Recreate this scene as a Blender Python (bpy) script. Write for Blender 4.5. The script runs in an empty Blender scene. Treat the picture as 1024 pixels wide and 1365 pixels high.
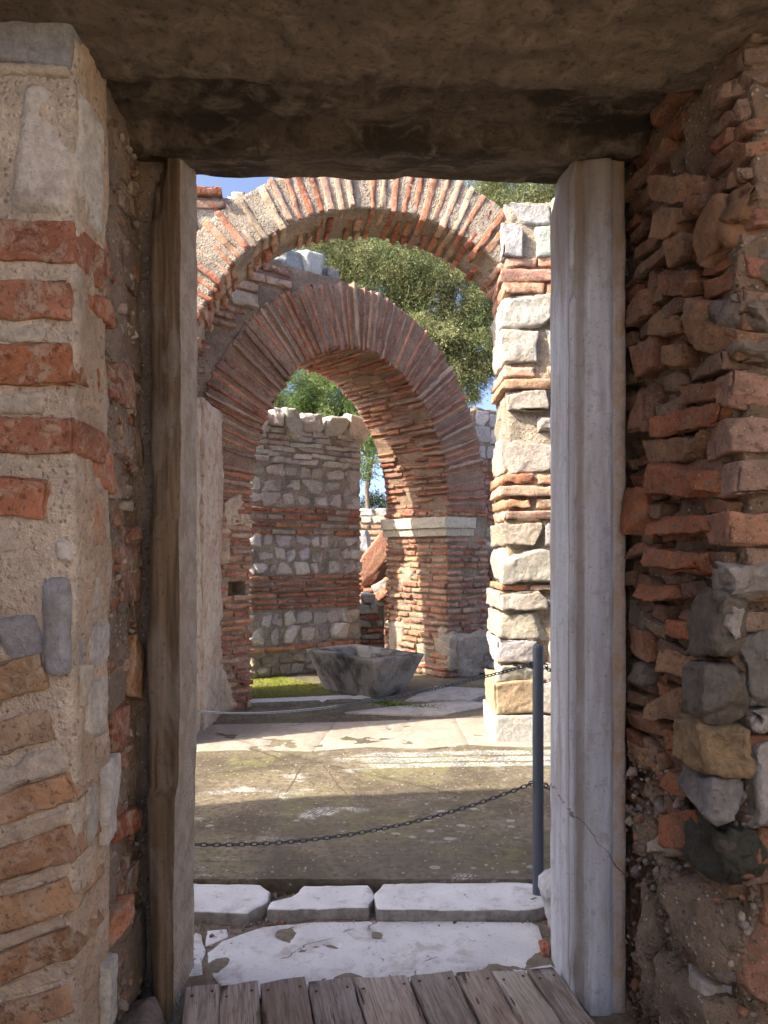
import bpy, math
import numpy as np
from mathutils import Vector

# ------------------------------------------------------------------ camera, world, sun, exposure
scene = bpy.context.scene
COL = scene.collection
EYE = 1.5
cam_d = bpy.data.cameras.new('camera')
cam = bpy.data.objects.new('camera', cam_d)
COL.objects.link(cam)
cam.location = (0, 0, EYE)
cam.rotation_euler = (math.radians(90), 0, 0)
cam_d.sensor_width = 36.0
cam_d.lens = 36.0 * 1000 / 1365
cam_d.shift_y = 52.5 / 1365
cam_d.clip_end = 2000
scene.camera = cam

SUN_EL = math.radians(40)
SUN_AZ = math.atan2(0.405, 0.914)            # heading the light travels in, from +x towards +y
w = bpy.data.worlds.new('World')
scene.world = w
w.use_nodes = True
wn = w.node_tree.nodes
sky = wn.new('ShaderNodeTexSky')
sky.sky_type = 'NISHITA'
sky.sun_disc = False
sky.sun_elevation = SUN_EL
# the sun stands opposite to the heading; sun_rotation turns from +y clockwise
sx, sy = -math.cos(SUN_AZ), -math.sin(SUN_AZ)
sky.sun_rotation = math.atan2(sx, sy)
sky.air_density = 0.32
sky.dust_density = 3.0
sky.ozone_density = 1.6
wn['Background'].inputs['Strength'].default_value = 0.15
w.node_tree.links.new(sky.outputs[0], wn['Background'].inputs[0])
sun_d = bpy.data.lights.new('sun', 'SUN')
sun_d.energy = 2.5
sun_d.angle = math.radians(0.55)
sun_d.color = (1.0, 0.91, 0.74)
sun = bpy.data.objects.new('sun', sun_d)
COL.objects.link(sun)
sun.rotation_euler = Vector((math.cos(SUN_AZ) * math.cos(SUN_EL), math.sin(SUN_AZ) * math.cos(SUN_EL),
                             -math.sin(SUN_EL))).to_track_quat('-Z', 'Y').to_euler()
scene.view_settings.view_transform = 'Standard'
scene.view_settings.look = 'None'
scene.view_settings.exposure = 2.1
scene.view_settings.gamma = 1
scene.render.engine = 'CYCLES'
scene.cycles.max_bounces = 8
scene.cycles.diffuse_bounces = 5
scene.cycles.use_denoising = True

# ------------------------------------------------------------------ numpy helpers
U32 = np.uint32


def hsh(ix, iy, iz, s):
    h = ix.astype(U32) * U32(374761393) + iy.astype(U32) * U32(668265263) + iz.astype(U32) * U32(2246822519) + U32(s * 3266489917 & 0xffffffff)
    h = (h ^ (h >> U32(13))) * U32(1274126177)
    h = (h ^ (h >> U32(16))) * U32(2654435761)
    return ((h ^ (h >> U32(15))) & U32(0xffffff)).astype(np.float32) / np.float32(0xffffff)


def vnoise(P, f, s=0):
    """smooth value noise in -1..1 at points P (n,3)"""
    Q = np.asarray(P, np.float64) * f + 1000.37
    I = np.floor(Q).astype(np.int64)
    F = (Q - I).astype(np.float32)
    F = F * F * (3 - 2 * F)
    x, y, z = I[:, 0], I[:, 1], I[:, 2]
    fx, fy, fz = F[:, 0], F[:, 1], F[:, 2]
    r = np.zeros(len(Q), np.float32)
    for dx in (0, 1):
        wx = fx if dx else 1 - fx
        for dy in (0, 1):
            wy = fy if dy else 1 - fy
            for dz in (0, 1):
                wz = fz if dz else 1 - fz
                r += wx * wy * wz * hsh(x + dx, y + dy, z + dz, s)
    return r * 2 - 1


def vec_noise(P, f, s=0):
    return np.stack([vnoise(P, f, s * 7 + k + 1) for k in range(3)], 1)


def fbm(P, f, s=0, o=3):
    r = 0
    a = 1.0
    for k in range(o):
        r = r + a * vnoise(P, f * 2 ** k, s + 31 * k)
        a *= 0.5
    return r


def ss(x, a, b):
    t = np.clip((x - a) / (b - a), 0, 1)
    return t * t * (3 - 2 * t)


_tpl = {}


def boxgrid(nx, ny, nz):
    """surface grid of a cube: integer lattice coords and quads, vertices shared"""
    k = (nx, ny, nz)
    if k in _tpl:
        return _tpl[k]
    idx = {}
    V = []
    Q = []

    def vid(i, j, l):
        t = (i, j, l)
        if t not in idx:
            idx[t] = len(V)
            V.append(t)
        return idx[t]
    for i in range(nx):
        for j in range(ny):
            Q.append([vid(i, j, 0), vid(i, j + 1, 0), vid(i + 1, j + 1, 0), vid(i + 1, j, 0)])
            Q.append([vid(i, j, nz), vid(i + 1, j, nz), vid(i + 1, j + 1, nz), vid(i, j + 1, nz)])
    for i in range(nx):
        for l in range(nz):
            Q.append([vid(i, 0, l), vid(i + 1, 0, l), vid(i + 1, 0, l + 1), vid(i, 0, l + 1)])
            Q.append([vid(i, ny, l), vid(i, ny, l + 1), vid(i + 1, ny, l + 1), vid(i + 1, ny, l)])
    for j in range(ny):
        for l in range(nz):
            Q.append([vid(0, j, l), vid(0, j, l + 1), vid(0, j + 1, l + 1), vid(0, j + 1, l)])
            Q.append([vid(nx, j, l), vid(nx, j + 1, l), vid(nx, j + 1, l + 1), vid(nx, j, l + 1)])
    V = np.array(V, np.float32) / np.array([nx, ny, nz], np.float32) * 2 - 1
    _tpl[k] = (V, np.array(Q, np.int32))
    return _tpl[k]


def Z():
    return np.array([0, 0, 1.0])


class Mesh:
    """collects stones, cores and loose quads into one mesh"""

    def __init__(self):
        self.V, self.Q, self.C, self.M, self.n = [], [], [], [], 0
        self.batch = {}

    def raw(self, V, Q, col, mat=0):
        V = np.asarray(V, np.float64)
        Q = np.asarray(Q, np.int32)
        self.V.append(V)
        self.Q.append(Q + self.n)
        c = np.asarray(col, np.float32)
        self.C.append(np.broadcast_to(c, (len(V), 3)) if c.ndim == 1 else c)
        self.M.append(np.full(len(Q), mat, np.int32))
        self.n += len(V)

    def stone(self, c, R, h, col, mat=0, res=(6, 4, 3), bev=0.006, amp=0.004, f=18.0, warp=0.05, facets=0, rnd=None):
        """one block: centre c, axes R (rows), half size h"""
        self.batch.setdefault((res, facets), []).append((c, R, h, col, mat, bev, amp, f, warp))

    def core(self, res, fn, col, amp=0.01, f=9.0, mat=1, s=5, amp2=None):
        V, Q = boxgrid(*res)
        P = fn(V.astype(np.float64))
        P = P + vec_noise(P, f, s) * amp + vec_noise(P, f * 3.3, s + 1) * (amp * 0.45 if amp2 is None else amp2)
        self.raw(P, Q, col, mat)

    def flush(self, seed=1):
        rg = np.random.default_rng(seed)
        for (res, facets), L in self.batch.items():
            T, Q = boxgrid(*res)
            nb, nv = len(L), len(T)
            c = np.array([l[0] for l in L])
            R = np.array([l[1] for l in L])
            h = np.array([l[2] for l in L])
            col = np.array([l[3] for l in L], np.float32)
            mat = np.array([l[4] for l in L], np.int32)
            bev = np.minimum(np.array([l[5] for l in L]), h.min(1) * 0.9)
            amp = np.array([l[6] for l in L])
            f = np.array([l[7] for l in L])
            warp = np.array([l[8] for l in L])
            n = np.array(res, np.float64)
            g2 = np.maximum(1 - 2 / n, 0.34)
            hb = (h - bev[:, None])
            edge = np.abs(T) > 0.999
            P = np.where(edge[None], T[None] * h[:, None, :], T[None] / g2 * hb[:, None, :])
            inner = np.clip(P, -hb[:, None, :], hb[:, None, :])
            d = P - inner
            ln = np.linalg.norm(d, axis=2, keepdims=True)
            P = inner + d / np.maximum(ln, 1e-9) * np.minimum(ln, bev[:, None, None])
            # corner warp
            W = rg.normal(0, 1, (nb, 8, 3)) * warp[:, None, None] * np.minimum(h, h.mean(1, keepdims=True))[:, None, :]
            u = P / h[:, None, :] * 0.5 + 0.5
            for k in range(8):
                b = ((k & 1), (k >> 1) & 1, (k >> 2) & 1)
                wt = np.ones((nb, nv))
                for a in range(3):
                    wt = wt * (u[:, :, a] if b[a] else 1 - u[:, :, a])
                P = P + wt[:, :, None] * W[:, None, k, :]
            for k in range(facets):
                nn = rg.normal(0, 1, (nb, 3))
                nn /= np.linalg.norm(nn, axis=1, keepdims=True)
                sup = np.abs(nn * h).sum(1) * rg.uniform(0.62, 0.95, nb)
                over = np.maximum(0, np.einsum('bvk,bk->bv', P, nn) - sup[:, None])
                P = P - over[:, :, None] * nn[:, None, :]
            # weathering noise in a frame of its own for every stone
            off = rg.uniform(0, 400, (nb, 1, 3))
            NP = (P + off)
            q = (NP * f[:, None, None]).reshape(-1, 3)
            dv = vec_noise(q, 1.0, 3) + 0.5 * vec_noise(q, 2.7, 4) + 0.3 * vec_noise(q, 7.1, 5)
            chip = np.maximum(0, vnoise(q, 0.8, 77) - 0.25)
            P = P + dv.reshape(nb, nv, 3) * amp[:, None, None]
            ne = edge.sum(1) >= 2
            P = P * (1 - (chip.reshape(nb, nv) * ne[None, :])[:, :, None] * (amp * 4 / np.maximum(h.min(1), .01))[:, None, None])
            P = np.einsum('bvk,bkj->bvj', P, R) + c[:, None, :]
            QQ = (Q[None] + (np.arange(nb) * nv)[:, None, None]).reshape(-1, 4)
            self.V.append(P.reshape(-1, 3))
            self.Q.append(QQ + self.n)
            self.C.append(np.repeat(col, nv, 0))
            self.M.append(np.repeat(mat, len(Q)))
            self.n += nb * nv
        self.batch = {}

    def build(self, name, mats, parent=None, loc=(0, 0, 0), seed=1, smooth=True):
        self.flush(seed)
        V = np.concatenate(self.V)
        Q = np.concatenate(self.Q)
        C = np.concatenate(self.C)
        M = np.concatenate(self.M)
        base = np.array(parent.location if parent else loc, np.float64)
        V = V - base
        me = bpy.data.meshes.new(name)
        me.vertices.add(len(V))
        me.vertices.foreach_set('co', V.astype(np.float32).ravel())
        me.loops.add(Q.size)
        me.loops.foreach_set('vertex_index', Q.astype(np.int32).ravel())
        me.polygons.add(len(Q))
        me.polygons.foreach_set('loop_start', np.arange(len(Q), dtype=np.int32) * Q.shape[1])
        me.polygons.foreach_set('loop_total', np.full(len(Q), Q.shape[1], np.int32))
        for m in mats:
            me.materials.append(m)
        me.polygons.foreach_set('material_index', M)
        me.polygons.foreach_set('use_smooth', np.full(len(Q), smooth))
        a = me.color_attributes.new('Col', 'FLOAT_COLOR', 'POINT')
        a.data.foreach_set('color', np.concatenate([C, np.ones((len(C), 1), np.float32)], 1).astype(np.float32).ravel())
        me.update(calc_edges=True)
        me.validate()
        o = bpy.data.objects.new(name, me)
        COL.objects.link(o)
        if parent:
            o.parent = parent
        else:
            o.location = loc
        return o


def tag(o, label=None, cat=None, group=None, kind=None):
    if label:
        o['label'] = label
    if cat:
        o['category'] = cat
    if group:
        o['group'] = group
    if kind or cat:
        o['kind'] = kind or 'thing'
    return o


def empty(name, loc, label, cat, group=None):
    o = bpy.data.objects.new(name, None)
    COL.objects.link(o)
    o.location = loc
    o.empty_display_size = 0.2
    return tag(o, label, cat, group)


def P(x, y, d):
    """point seen at photo position x, y (1024 wide) at depth d metres"""
    return np.array([(x - 512) / 1000 * d, d, EYE + (735 - y) / 1000 * d])


# ------------------------------------------------------------------ materials
class NT:
    def __init__(self, name):
        self.m = bpy.data.materials.new(name)
        self.m.use_nodes = True
        self.t = self.m.node_tree
        self.b = self.t.nodes['Principled BSDF']
        self.b.inputs['Roughness'].default_value = 0.9
        self.b.inputs['Specular IOR Level'].default_value = 0.25
        self.tc = self.t.nodes.new('ShaderNodeTexCoord').outputs['Object']

    def l(self, a, b):
        if hasattr(a, 'is_output'):
            self.t.links.new(a, b)
        else:
            b.default_value = a

    def n(self, ty, **k):
        x = self.t.nodes.new(ty)
        for kk, v in k.items():
            setattr(x, kk, v)
        return x

    def map(self, scale=(1, 1, 1), rot=(0, 0, 0), vec=None):
        x = self.n('ShaderNodeMapping')
        x.inputs['Scale'].default_value = scale
        x.inputs['Rotation'].default_value = rot
        self.l(vec or self.tc, x.inputs[0])
        return x.outputs[0]

    def noise(self, scale, detail=4, rough=0.55, vec=None, dist=0.0):
        x = self.n('ShaderNodeTexNoise')
        self.l(vec or self.tc, x.inputs['Vector'])
        x.inputs['Scale'].default_value = scale
        x.inputs['Detail'].default_value = detail
        x.inputs['Roughness'].default_value = rough
        x.inputs['Distortion'].default_value = dist
        return x.outputs['Fac']

    def vor(self, scale, feature='F1', vec=None, out='Distance', rand=1.0):
        x = self.n('ShaderNodeTexVoronoi', feature=feature)
        self.l(vec or self.tc, x.inputs['Vector'])
        x.inputs['Scale'].default_value = scale
        x.inputs['Randomness'].default_value = rand
        return x.outputs[out]

    def ramp(self, v, a, b, lo=0.0, hi=1.0):
        x = self.n('ShaderNodeMapRange', interpolation_type='SMOOTHSTEP')
        self.l(v, x.inputs[0])
        x.inputs[1].default_value = a
        x.inputs[2].default_value = b
        x.inputs[3].default_value = lo
        x.inputs[4].default_value = hi
        return x.outputs[0]

    def math(self, op, a, b=0.0):
        x = self.n('ShaderNodeMath', operation=op)
        self.l(a, x.inputs[0])
        self.l(b, x.inputs[1])
        return x.outputs[0]

    def mix(self, f, a, b, mode='MIX'):
        x = self.n('ShaderNodeMix', data_type='RGBA', blend_type=mode)
        self.l(f, x.inputs[0])
        for v, s in ((a, x.inputs[6]), (b, x.inputs[7])):
            self.l(v if hasattr(v, 'is_output') else (*v, 1), s)
        return x.outputs[2]

    def scale(self, c, f):
        """colour times a scalar"""
        x = self.n('ShaderNodeVectorMath', operation='SCALE')
        self.l(c, x.inputs[0])
        self.l(f, x.inputs['Scale'])
        return x.outputs[0]

    def col(self):
        return self.n('ShaderNodeVertexColor', layer_name='Col').outputs['Color']

    def xyz(self, vec=None):
        x = self.n('ShaderNodeSeparateXYZ')
        self.l(vec or self.tc, x.inputs[0])
        return x.outputs

    def done(self, col, bump=None, strength=0.5, dist=0.01, rough=None):
        self.l(col, self.b.inputs['Base Color'])
        if bump is not None:
            x = self.n('ShaderNodeBump')
            x.inputs['Strength'].default_value = strength
            x.inputs['Distance'].default_value = dist
            self.l(bump, x.inputs['Height'])
            self.l(x.outputs[0], self.b.inputs['Normal'])
        if rough is not None:
            self.l(rough, self.b.inputs['Roughness'])
        return self.m


def mat_brick(name='old_brick', dust=(0.48, 0.39, 0.30), dusty=0.7, thr=(0.46, 0.62)):
    t = NT(name)
    n1 = t.noise(7, 6, 0.6)
    n2 = t.noise(60, 5, 0.65)
    n3 = t.noise(19, 6, 0.7, dist=0.6)
    c = t.scale(t.col(), t.ramp(n1, 0.25, 0.75, 0.62, 1.3))
    c = t.mix(t.ramp(n3, thr[0], thr[1], 0, dusty), c, dust)
    c = t.mix(t.ramp(n2, 0.36, 0.46, 0.55, 0), c, (0.05, 0.03, 0.02))
    c = t.mix(t.ramp(t.vor(90), 0.1, 0.25, 0.4, 0), c, (0.5, 0.42, 0.33))
    h = t.math('ADD', t.math('MULTIPLY', n3, 1.2), t.math('MULTIPLY', n2, 0.7))
    return t.done(c, h, 0.75, 0.012)


def mat_mortar(name='lime_mortar', dirt=0.5, grit=0.7, lo=0.65):
    t = NT(name)
    n1 = t.noise(5, 5, 0.6)
    n2 = t.noise(45, 6, 0.7)
    v = t.vor(55)
    pid = t.vor(55, out='Color')
    v2 = t.vor(140)
    c = t.scale(t.col(), t.ramp(n1, 0.25, 0.75, lo, 1.25))
    c = t.mix(t.ramp(n2, 0.42, 0.62, 0.0, dirt), c, (0.20, 0.15, 0.10))
    x = t.n('ShaderNodeSeparateColor')
    t.l(pid, x.inputs[0])
    pale = t.math('MULTIPLY', t.ramp(v, 0.2, 0.32, 1, 0), t.ramp(x.outputs[0], 0.55, 0.6, 0, 0.75))
    dark = t.math('MULTIPLY', t.ramp(v, 0.2, 0.35, 1, 0), t.ramp(x.outputs[1], 0.72, 0.76, 0, grit))
    c = t.mix(pale, c, (0.62, 0.56, 0.48))
    c = t.mix(dark, c, (0.13, 0.085, 0.06))
    h = t.math('ADD', t.math('MULTIPLY', n2, 1.5), t.math('ADD', t.math('MULTIPLY', t.ramp(v, 0, 0.45, 1, 0), 0.7), t.math('MULTIPLY', t.ramp(v2, 0, 0.5, 1, 0), 0.3)))
    return t.done(c, h, 0.9, 0.018)


def mat_stone(name='rough_stone', stain=(0.22, 0.17, 0.12), st=0.55):
    t = NT(name)
    n1 = t.noise(6, 6, 0.62, dist=0.4)
    n2 = t.noise(38, 7, 0.7)
    n3 = t.noise(14, 8, 0.72, dist=0.3)
    c = t.scale(t.col(), t.ramp(n2, 0.25, 0.75, 0.72, 1.2))
    c = t.mix(t.ramp(n1, 0.5, 0.72, 0, st), c, stain)
    c = t.mix(t.ramp(n3, 0.30, 0.42, 0.55, 0), c, (0.15, 0.12, 0.095))
    c = t.mix(t.ramp(t.vor(70), 0.08, 0.22, 0.35, 0), c, (0.1, 0.085, 0.07))
    h = t.math('ADD', t.math('MULTIPLY', n3, 1.6), n2)
    return t.done(c, h, 0.8, 0.018)


def mat_marble(name, a, b, veins=0.5, grain=(1, 1, 1), stain=(0.25, 0.19, 0.13), st=0.5, scale=1.0, bump=0.35):
    t = NT(name)
    v = t.map(grain)
    n1 = t.noise(3.0 * scale, 7, 0.65, v, 0.8)
    n2 = t.noise(26 * scale, 6, 0.65, v)
    n3 = t.noise(90, 4, 0.6)
    c = t.mix(t.ramp(n1, 0.35, 0.65), a, b)
    c = t.mix(t.ramp(t.math('ABSOLUTE', t.math('SUBTRACT', n1, 0.52)), 0.0, 0.03, veins, 0), c, (b[0] * .6, b[1] * .6, b[2] * .62))
    c = t.mix(t.ramp(n2, 0.52, 0.72, 0, st), c, stain)
    c = t.mix(t.ramp(n3, 0.3, 0.38, 0.4, 0), c, (0.12, 0.1, 0.09))
    h = t.math('ADD', n2, t.math('MULTIPLY', n3, 0.5))
    t.b.inputs['Specular IOR Level'].default_value = 0.35
    return t.done(c, h, bump, 0.01, t.ramp(n2, 0.3, 0.7, 0.55, 0.8))


BRICK = mat_brick()
BRICK_CLEAN = mat_brick('weathered_brick', dust=(0.36, 0.28, 0.215), dusty=0.6, thr=(0.46, 0.62))
BRICK_PALE = mat_brick('limewashed_brick', dust=(0.50, 0.41, 0.32), dusty=0.6, thr=(0.48, 0.64))
MORTAR = mat_mortar()
SHADED_BRICK = mat_brick('shaded_brick', dust=(0.17, 0.125, 0.09), dusty=0.6)  # darker brick: the right wall's shade is put into its colour
SHADED_STONE = mat_stone('shaded_stone', stain=(0.12, 0.09, 0.065), st=0.6)  # darker stone, likewise carrying the right wall's shade
CREAM = mat_mortar('cream_mortar', 0.22, 0.35, 0.78)
STONE = mat_stone()
STONE_WHITE = mat_stone('pale_limestone', stain=(0.46, 0.35, 0.22), st=0.45)
MS = [BRICK, MORTAR, STONE]

REDS = [(0.40, 0.15, 0.085), (0.46, 0.20, 0.11), (0.36, 0.13, 0.08), (0.50, 0.25, 0.14), (0.43, 0.24, 0.17), (0.48, 0.30, 0.2), (0.30, 0.13, 0.09)]
PINKS = [(0.50, 0.29, 0.20), (0.52, 0.34, 0.24), (0.48, 0.20, 0.11), (0.50, 0.36, 0.255), (0.45, 0.18, 0.105), (0.51, 0.26, 0.15), (0.48, 0.22, 0.14), (0.50, 0.31, 0.235)]
DARKS = [(0.30, 0.14, 0.095), (0.37, 0.15, 0.095), (0.35, 0.20, 0.14), (0.40, 0.25, 0.17), (0.29, 0.17, 0.13), (0.42, 0.18, 0.11), (0.39, 0.27, 0.20)]
GREYS = [(0.54, 0.51, 0.47), (0.61, 0.58, 0.54), (0.46, 0.44, 0.41), (0.66, 0.62, 0.56), (0.40, 0.38, 0.35), (0.52, 0.45, 0.37)]
CREAMS = [(0.50, 0.455, 0.385), (0.54, 0.50, 0.43), (0.47, 0.41, 0.325), (0.52, 0.485, 0.44), (0.44, 0.385, 0.315)]
C_MORTAR = (0.40, 0.33, 0.25)
C_MORTAR_GREY = (0.38, 0.34, 0.29)
C_MORTAR_PINK = (0.46, 0.35, 0.26)

rng = np.random.default_rng(11)


def pick(pal, rg, j=0.08):
    c = np.array(pal[rg.integers(len(pal))])
    return np.clip(c * (1 + rg.normal(0, j)) * (1 + rg.normal(0, 0.03, 3)), 0.02, 0.85)


def rot2(u, n, ang):
    """rows: along, normal, up  -- tilted in the plane of the face by ang"""
    c, s = math.cos(ang), math.sin(ang)
    return np.array([u * c + Z() * s, n, Z() * c - u * s])


def lay(m, O, U, N, rows, u0, u1, rg, depth=0.12, keep=None, res_b=(8, 4, 3), res_s=(9, 5, 8), ragged=0.0, proud=0.007):
    """courses on a face: O a point of the face, U along it, N outwards (towards the viewer).
    rows: (z0, z1, kind, palette, minlen, maxlen)"""
    for (z0, z1, kind, pal, l0, l1) in rows:
        u = u0 + (rg.uniform(-0.5, 0) * l1 if ragged else 0)
        while u < u1 - 0.02:
            L = min(rg.uniform(l0, l1), u1 - u)
            if u1 - (u + L) < l0 * 0.45:
                L = u1 - u
            cu, cz = u + L / 2, (z0 + z1) / 2
            if keep is None or keep(cu, cz, L):
                pr = rg.normal(proud, proud * 0.8)
                if kind == 'brick':
                    h = (L / 2 - 0.006, depth, (z1 - z0) / 2)
                    m.stone(O + U * cu + N * (pr - depth) + Z() * (cz + rg.normal(0, 0.003)), rot2(U, N, rg.normal(0, 0.012)), h,
                            pick(pal, rg), 0, res_b, 0.006, 0.0035, 22, 0.06)
                else:
                    big = kind == 'stone'
                    h = (L / 2 - 0.005, depth, (z1 - z0) / 2 * rg.uniform(0.88, 1.0))
                    m.stone(O + U * cu + N * (pr * 1.3 - depth) + Z() * (cz + rg.normal(0, 0.006)), rot2(U, N, rg.normal(0, 0.03 if big else 0.14)), h,
                            pick(pal, rg), 2, res_s, 0.010 if big else 0.018, 0.008, 11, 0.10 if big else 0.24, 2 if big else 8)
            u += L + (0.004 if kind == 'brick' else 0.008)


def band_rows(bands, pitch=0.071, fill=0.62, rg=None):
    """bands (z0, z1, kind, palette, l0, l1) -> rows"""
    out = []
    for (z0, z1, kind, pal, l0, l1, *rest) in bands:
        hrow = rest[0] if rest else pitch
        n = max(1, round((z1 - z0) / hrow))
        hh = (z1 - z0) / n
        for k in range(n):
            f = fill if kind == 'brick' else 0.93
            a = z0 + k * hh + hh * (1 - f) / 2
            out.append((a, a + hh * f * (1 + (rg.normal(0, 0.06) if rg is not None else 0)), kind, pal, l0, l1))
    return out


def boxfn(O, A, B, C):
    """maps the cube to the box O + a*A + b*B + c*C with a, b, c in 0..1"""
    O, A, B, C = map(np.asarray, (O, A, B, C))

    def f(V):
        t = V * 0.5 + 0.5
        return O + t[:, :1] * A + t[:, 1:2] * B + t[:, 2:] * C
    return f


def arch_ring(m, O, U, A, a, b, cz, layers, t0, t1, depth, pitch, pal, rg, fill=0.6, nd=(2, 3), res=(9, 3, 6), core_col=C_MORTAR,
              proud=0.012, soff=0.014, bmat=0):
    """brick arch: O centre of the span on the front face (z=0), U along the face, A away from the viewer"""
    th = np.linspace(t0, t1, 2000)
    px, pz = a * np.cos(th), b * np.sin(th)
    s = np.concatenate([[0], np.cumsum(np.hypot(np.diff(px), np.diff(pz)))])
    n = int(s[-1] / pitch)
    for i in range(n):
        tt = np.interp((i + 0.5) / n * s[-1], s, th)
        p = U * a * math.cos(tt) + Z() * (b * math.sin(tt) + cz)
        nx, nz = b * math.cos(tt), a * math.sin(tt)
        q = math.hypot(nx, nz)
        nx, nz = nx / q, nz / q
        an = rg.normal(0, 0.018)
        nx, nz = nx * math.cos(an) - nz * math.sin(an), nz * math.cos(an) + nx * math.sin(an)
        rad = U * nx + Z() * nz
        tan = -U * nz + Z() * nx
        for (r0, r1) in layers:
            cuts = np.sort(np.concatenate([[0.0, depth], np.linspace(0, depth, rg.integers(nd[0], nd[1] + 1) + 1)[1:-1]]))
            cuts = cuts + np.concatenate([[0], rg.normal(0, depth * 0.06, len(cuts) - 2), [0]])
            for k in range(len(cuts) - 1):
                d0, d1 = cuts[k], cuts[k + 1]
                ro = rg.normal(0, soff)
                re = rg.normal(0, 0.012)
                fr = rg.normal(-proud, proud * 0.6) if k == 0 else 0
                c = O + p + rad * ((r0 + r1 + ro + re) / 2) + A * ((d0 + d1 + fr) / 2) + tan * rg.normal(0, 0.003)
                h = ((r1 - r0 + re - ro) / 2 - 0.004, pitch * fill / 2 * rg.uniform(0.82, 1.12), (d1 - d0 - fr) / 2 - 0.006)
                m.stone(c, np.array([rad, tan, A]), h, pick(pal, rg), bmat, res, 0.005, 0.0045, 20, 0.05)
    r0, r1 = layers[0][0] + 0.018, layers[-1][1] - 0.02

    def f(V):
        t = V * 0.5 + 0.5
        tt = np.interp(t[:, 0] * s[-1], s, th)
        nx, nz = b * np.cos(tt), a * np.sin(tt)
        q = np.hypot(nx, nz)
        r = r0 + t[:, 1] * (r1 - r0)
        uu = a * np.cos(tt) + nx / q * r
        zz = b * np.sin(tt) + cz + nz / q * r
        return O + uu[:, None] * U + zz[:, None] * Z() + (0.003 + t[:, 2:] * (depth - 0.01)) * A
    m.core((int(s[-1] / 0.03), 18, max(6, int(depth / 0.05))), f, core_col, 0.006, 13)


def spandrel_core(m, O, U, A, a, b, cz, r, t0, t1, depth, ul, ur, ztop, col):
    def f(V):
        t = V * 0.5 + 0.5
        tt = t0 + t[:, 0] * (t1 - t0)
        nx, nz = b * np.cos(tt), a * np.sin(tt)
        q = np.hypot(nx, nz)
        nx, nz = nx / q, nz / q
        x0, z0 = a * np.cos(tt) + nx * r, b * np.sin(tt) + nz * r
        k = np.full(len(tt), 50.0)
        k = np.where(nx > 1e-4, np.minimum(k, (ur - x0) / np.maximum(nx, 1e-4)), k)
        k = np.where(nx < -1e-4, np.minimum(k, (ul - x0) / np.minimum(nx, -1e-4)), k)
        k = np.where(nz > 1e-4, np.minimum(k, (ztop - cz - z0) / np.maximum(nz, 1e-4)), k)
        k = np.maximum(k, 0.0)
        uu = x0 + nx * k * t[:, 1]
        zz = z0 + nz * k * t[:, 1] + cz
        return O + uu[:, None] * U + zz[:, None] * Z() + (0.014 + t[:, 2:] * (depth - 0.02)) * A
    m.core((120, 24, 8), f, col, 0.008, 11)


FLOOR = 0.06
X, Y = np.array([1.0, 0, 0]), np.array([0, 1.0, 0])



def pebbles(m, n, where, rg, r0, r1, pal=((0.5, 0.44, 0.36), (0.36, 0.29, 0.22), (0.3, 0.27, 0.24), (0.4, 0.2, 0.13), (0.24, 0.18, 0.13))):
    for k in range(n):
        r = rg.uniform(r1 ** -1.5, r0 ** -1.5) ** (-1 / 1.5)
        a = rg.normal(0, 1, (3, 3))
        qq, _ = np.linalg.qr(a)
        m.stone(where(rg), qq, np.array([r, r * rg.uniform(.6, .9), r * rg.uniform(.4, .8)]), pick(list(pal), rg), 2, (5, 5, 5), r * 0.4, r * 0.10, 0.35 / r, 0.2, 5)


# ================================================================== doorway wall (near)
wall = empty('doorway_wall', (-0.95, 2.2, 0), 'near rubble and brick wall framing the doorway, in shade on both sides and above', 'wall')

# ---- left jamb: bricks almost flush with a pinkish weathered mortar
m = Mesh()
rg = np.random.default_rng(3)
LX, LY0, LY1 = -0.79, 1.92, 2.74


def left_core(V):
    t = V * 0.5 + 0.5
    y = LY0 + t[:, 1] * 0.80
    z = -0.1 + t[:, 2] * 3.1
    q = np.stack([z * 0, y * 0.0, z], 1)
    step = 2.16 + 0.05 * vnoise(q, 2.5, 41) + 0.02 * vnoise(q, 9, 42)
    x1 = LX - 0.034 * ss(y, step, step + 0.03) - 0.012 * ss(y, 2.40, 2.46) + 0.085 * ss(y, 2.56, 2.60)
    return np.stack([LX - 0.62 + t[:, 0] * (x1 - LX + 0.62), y, z], 1)


V, Q = boxgrid(34, 90, 220)
VP = left_core(V.astype(np.float64))
nz_ = fbm(VP, 4.5, 61, 3)
nf_ = fbm(VP, 17, 63, 3)
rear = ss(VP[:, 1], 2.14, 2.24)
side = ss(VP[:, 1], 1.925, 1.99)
cc = np.array([0.76, 0.67, 0.55])[None] * np.ones((len(VP), 1))
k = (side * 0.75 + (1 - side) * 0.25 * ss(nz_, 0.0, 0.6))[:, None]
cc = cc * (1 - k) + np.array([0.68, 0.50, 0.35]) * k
k = (ss(nf_, 0.25, 0.6) * 0.5)[:, None]
cc = cc * (1 - k) + np.array([0.78, 0.71, 0.61]) * k
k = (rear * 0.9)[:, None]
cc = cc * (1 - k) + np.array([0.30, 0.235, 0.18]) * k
VP = VP + vec_noise(VP, 6, 8) * 0.008 + vec_noise(VP, 20, 9) * 0.004 * (1 + rear[:, None] * 1.5) + vec_noise(VP, 55, 10) * 0.0018
# vertical drips and ridges where the plaster has worn away round the corner
rid = fbm(VP * np.array([1.0, 1.0, 0.22]), 26, 71, 3)
VP[:, 0] += side * (1 - rear) * 0.006 * rid
m.raw(VP, Q, cc, 3)


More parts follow.
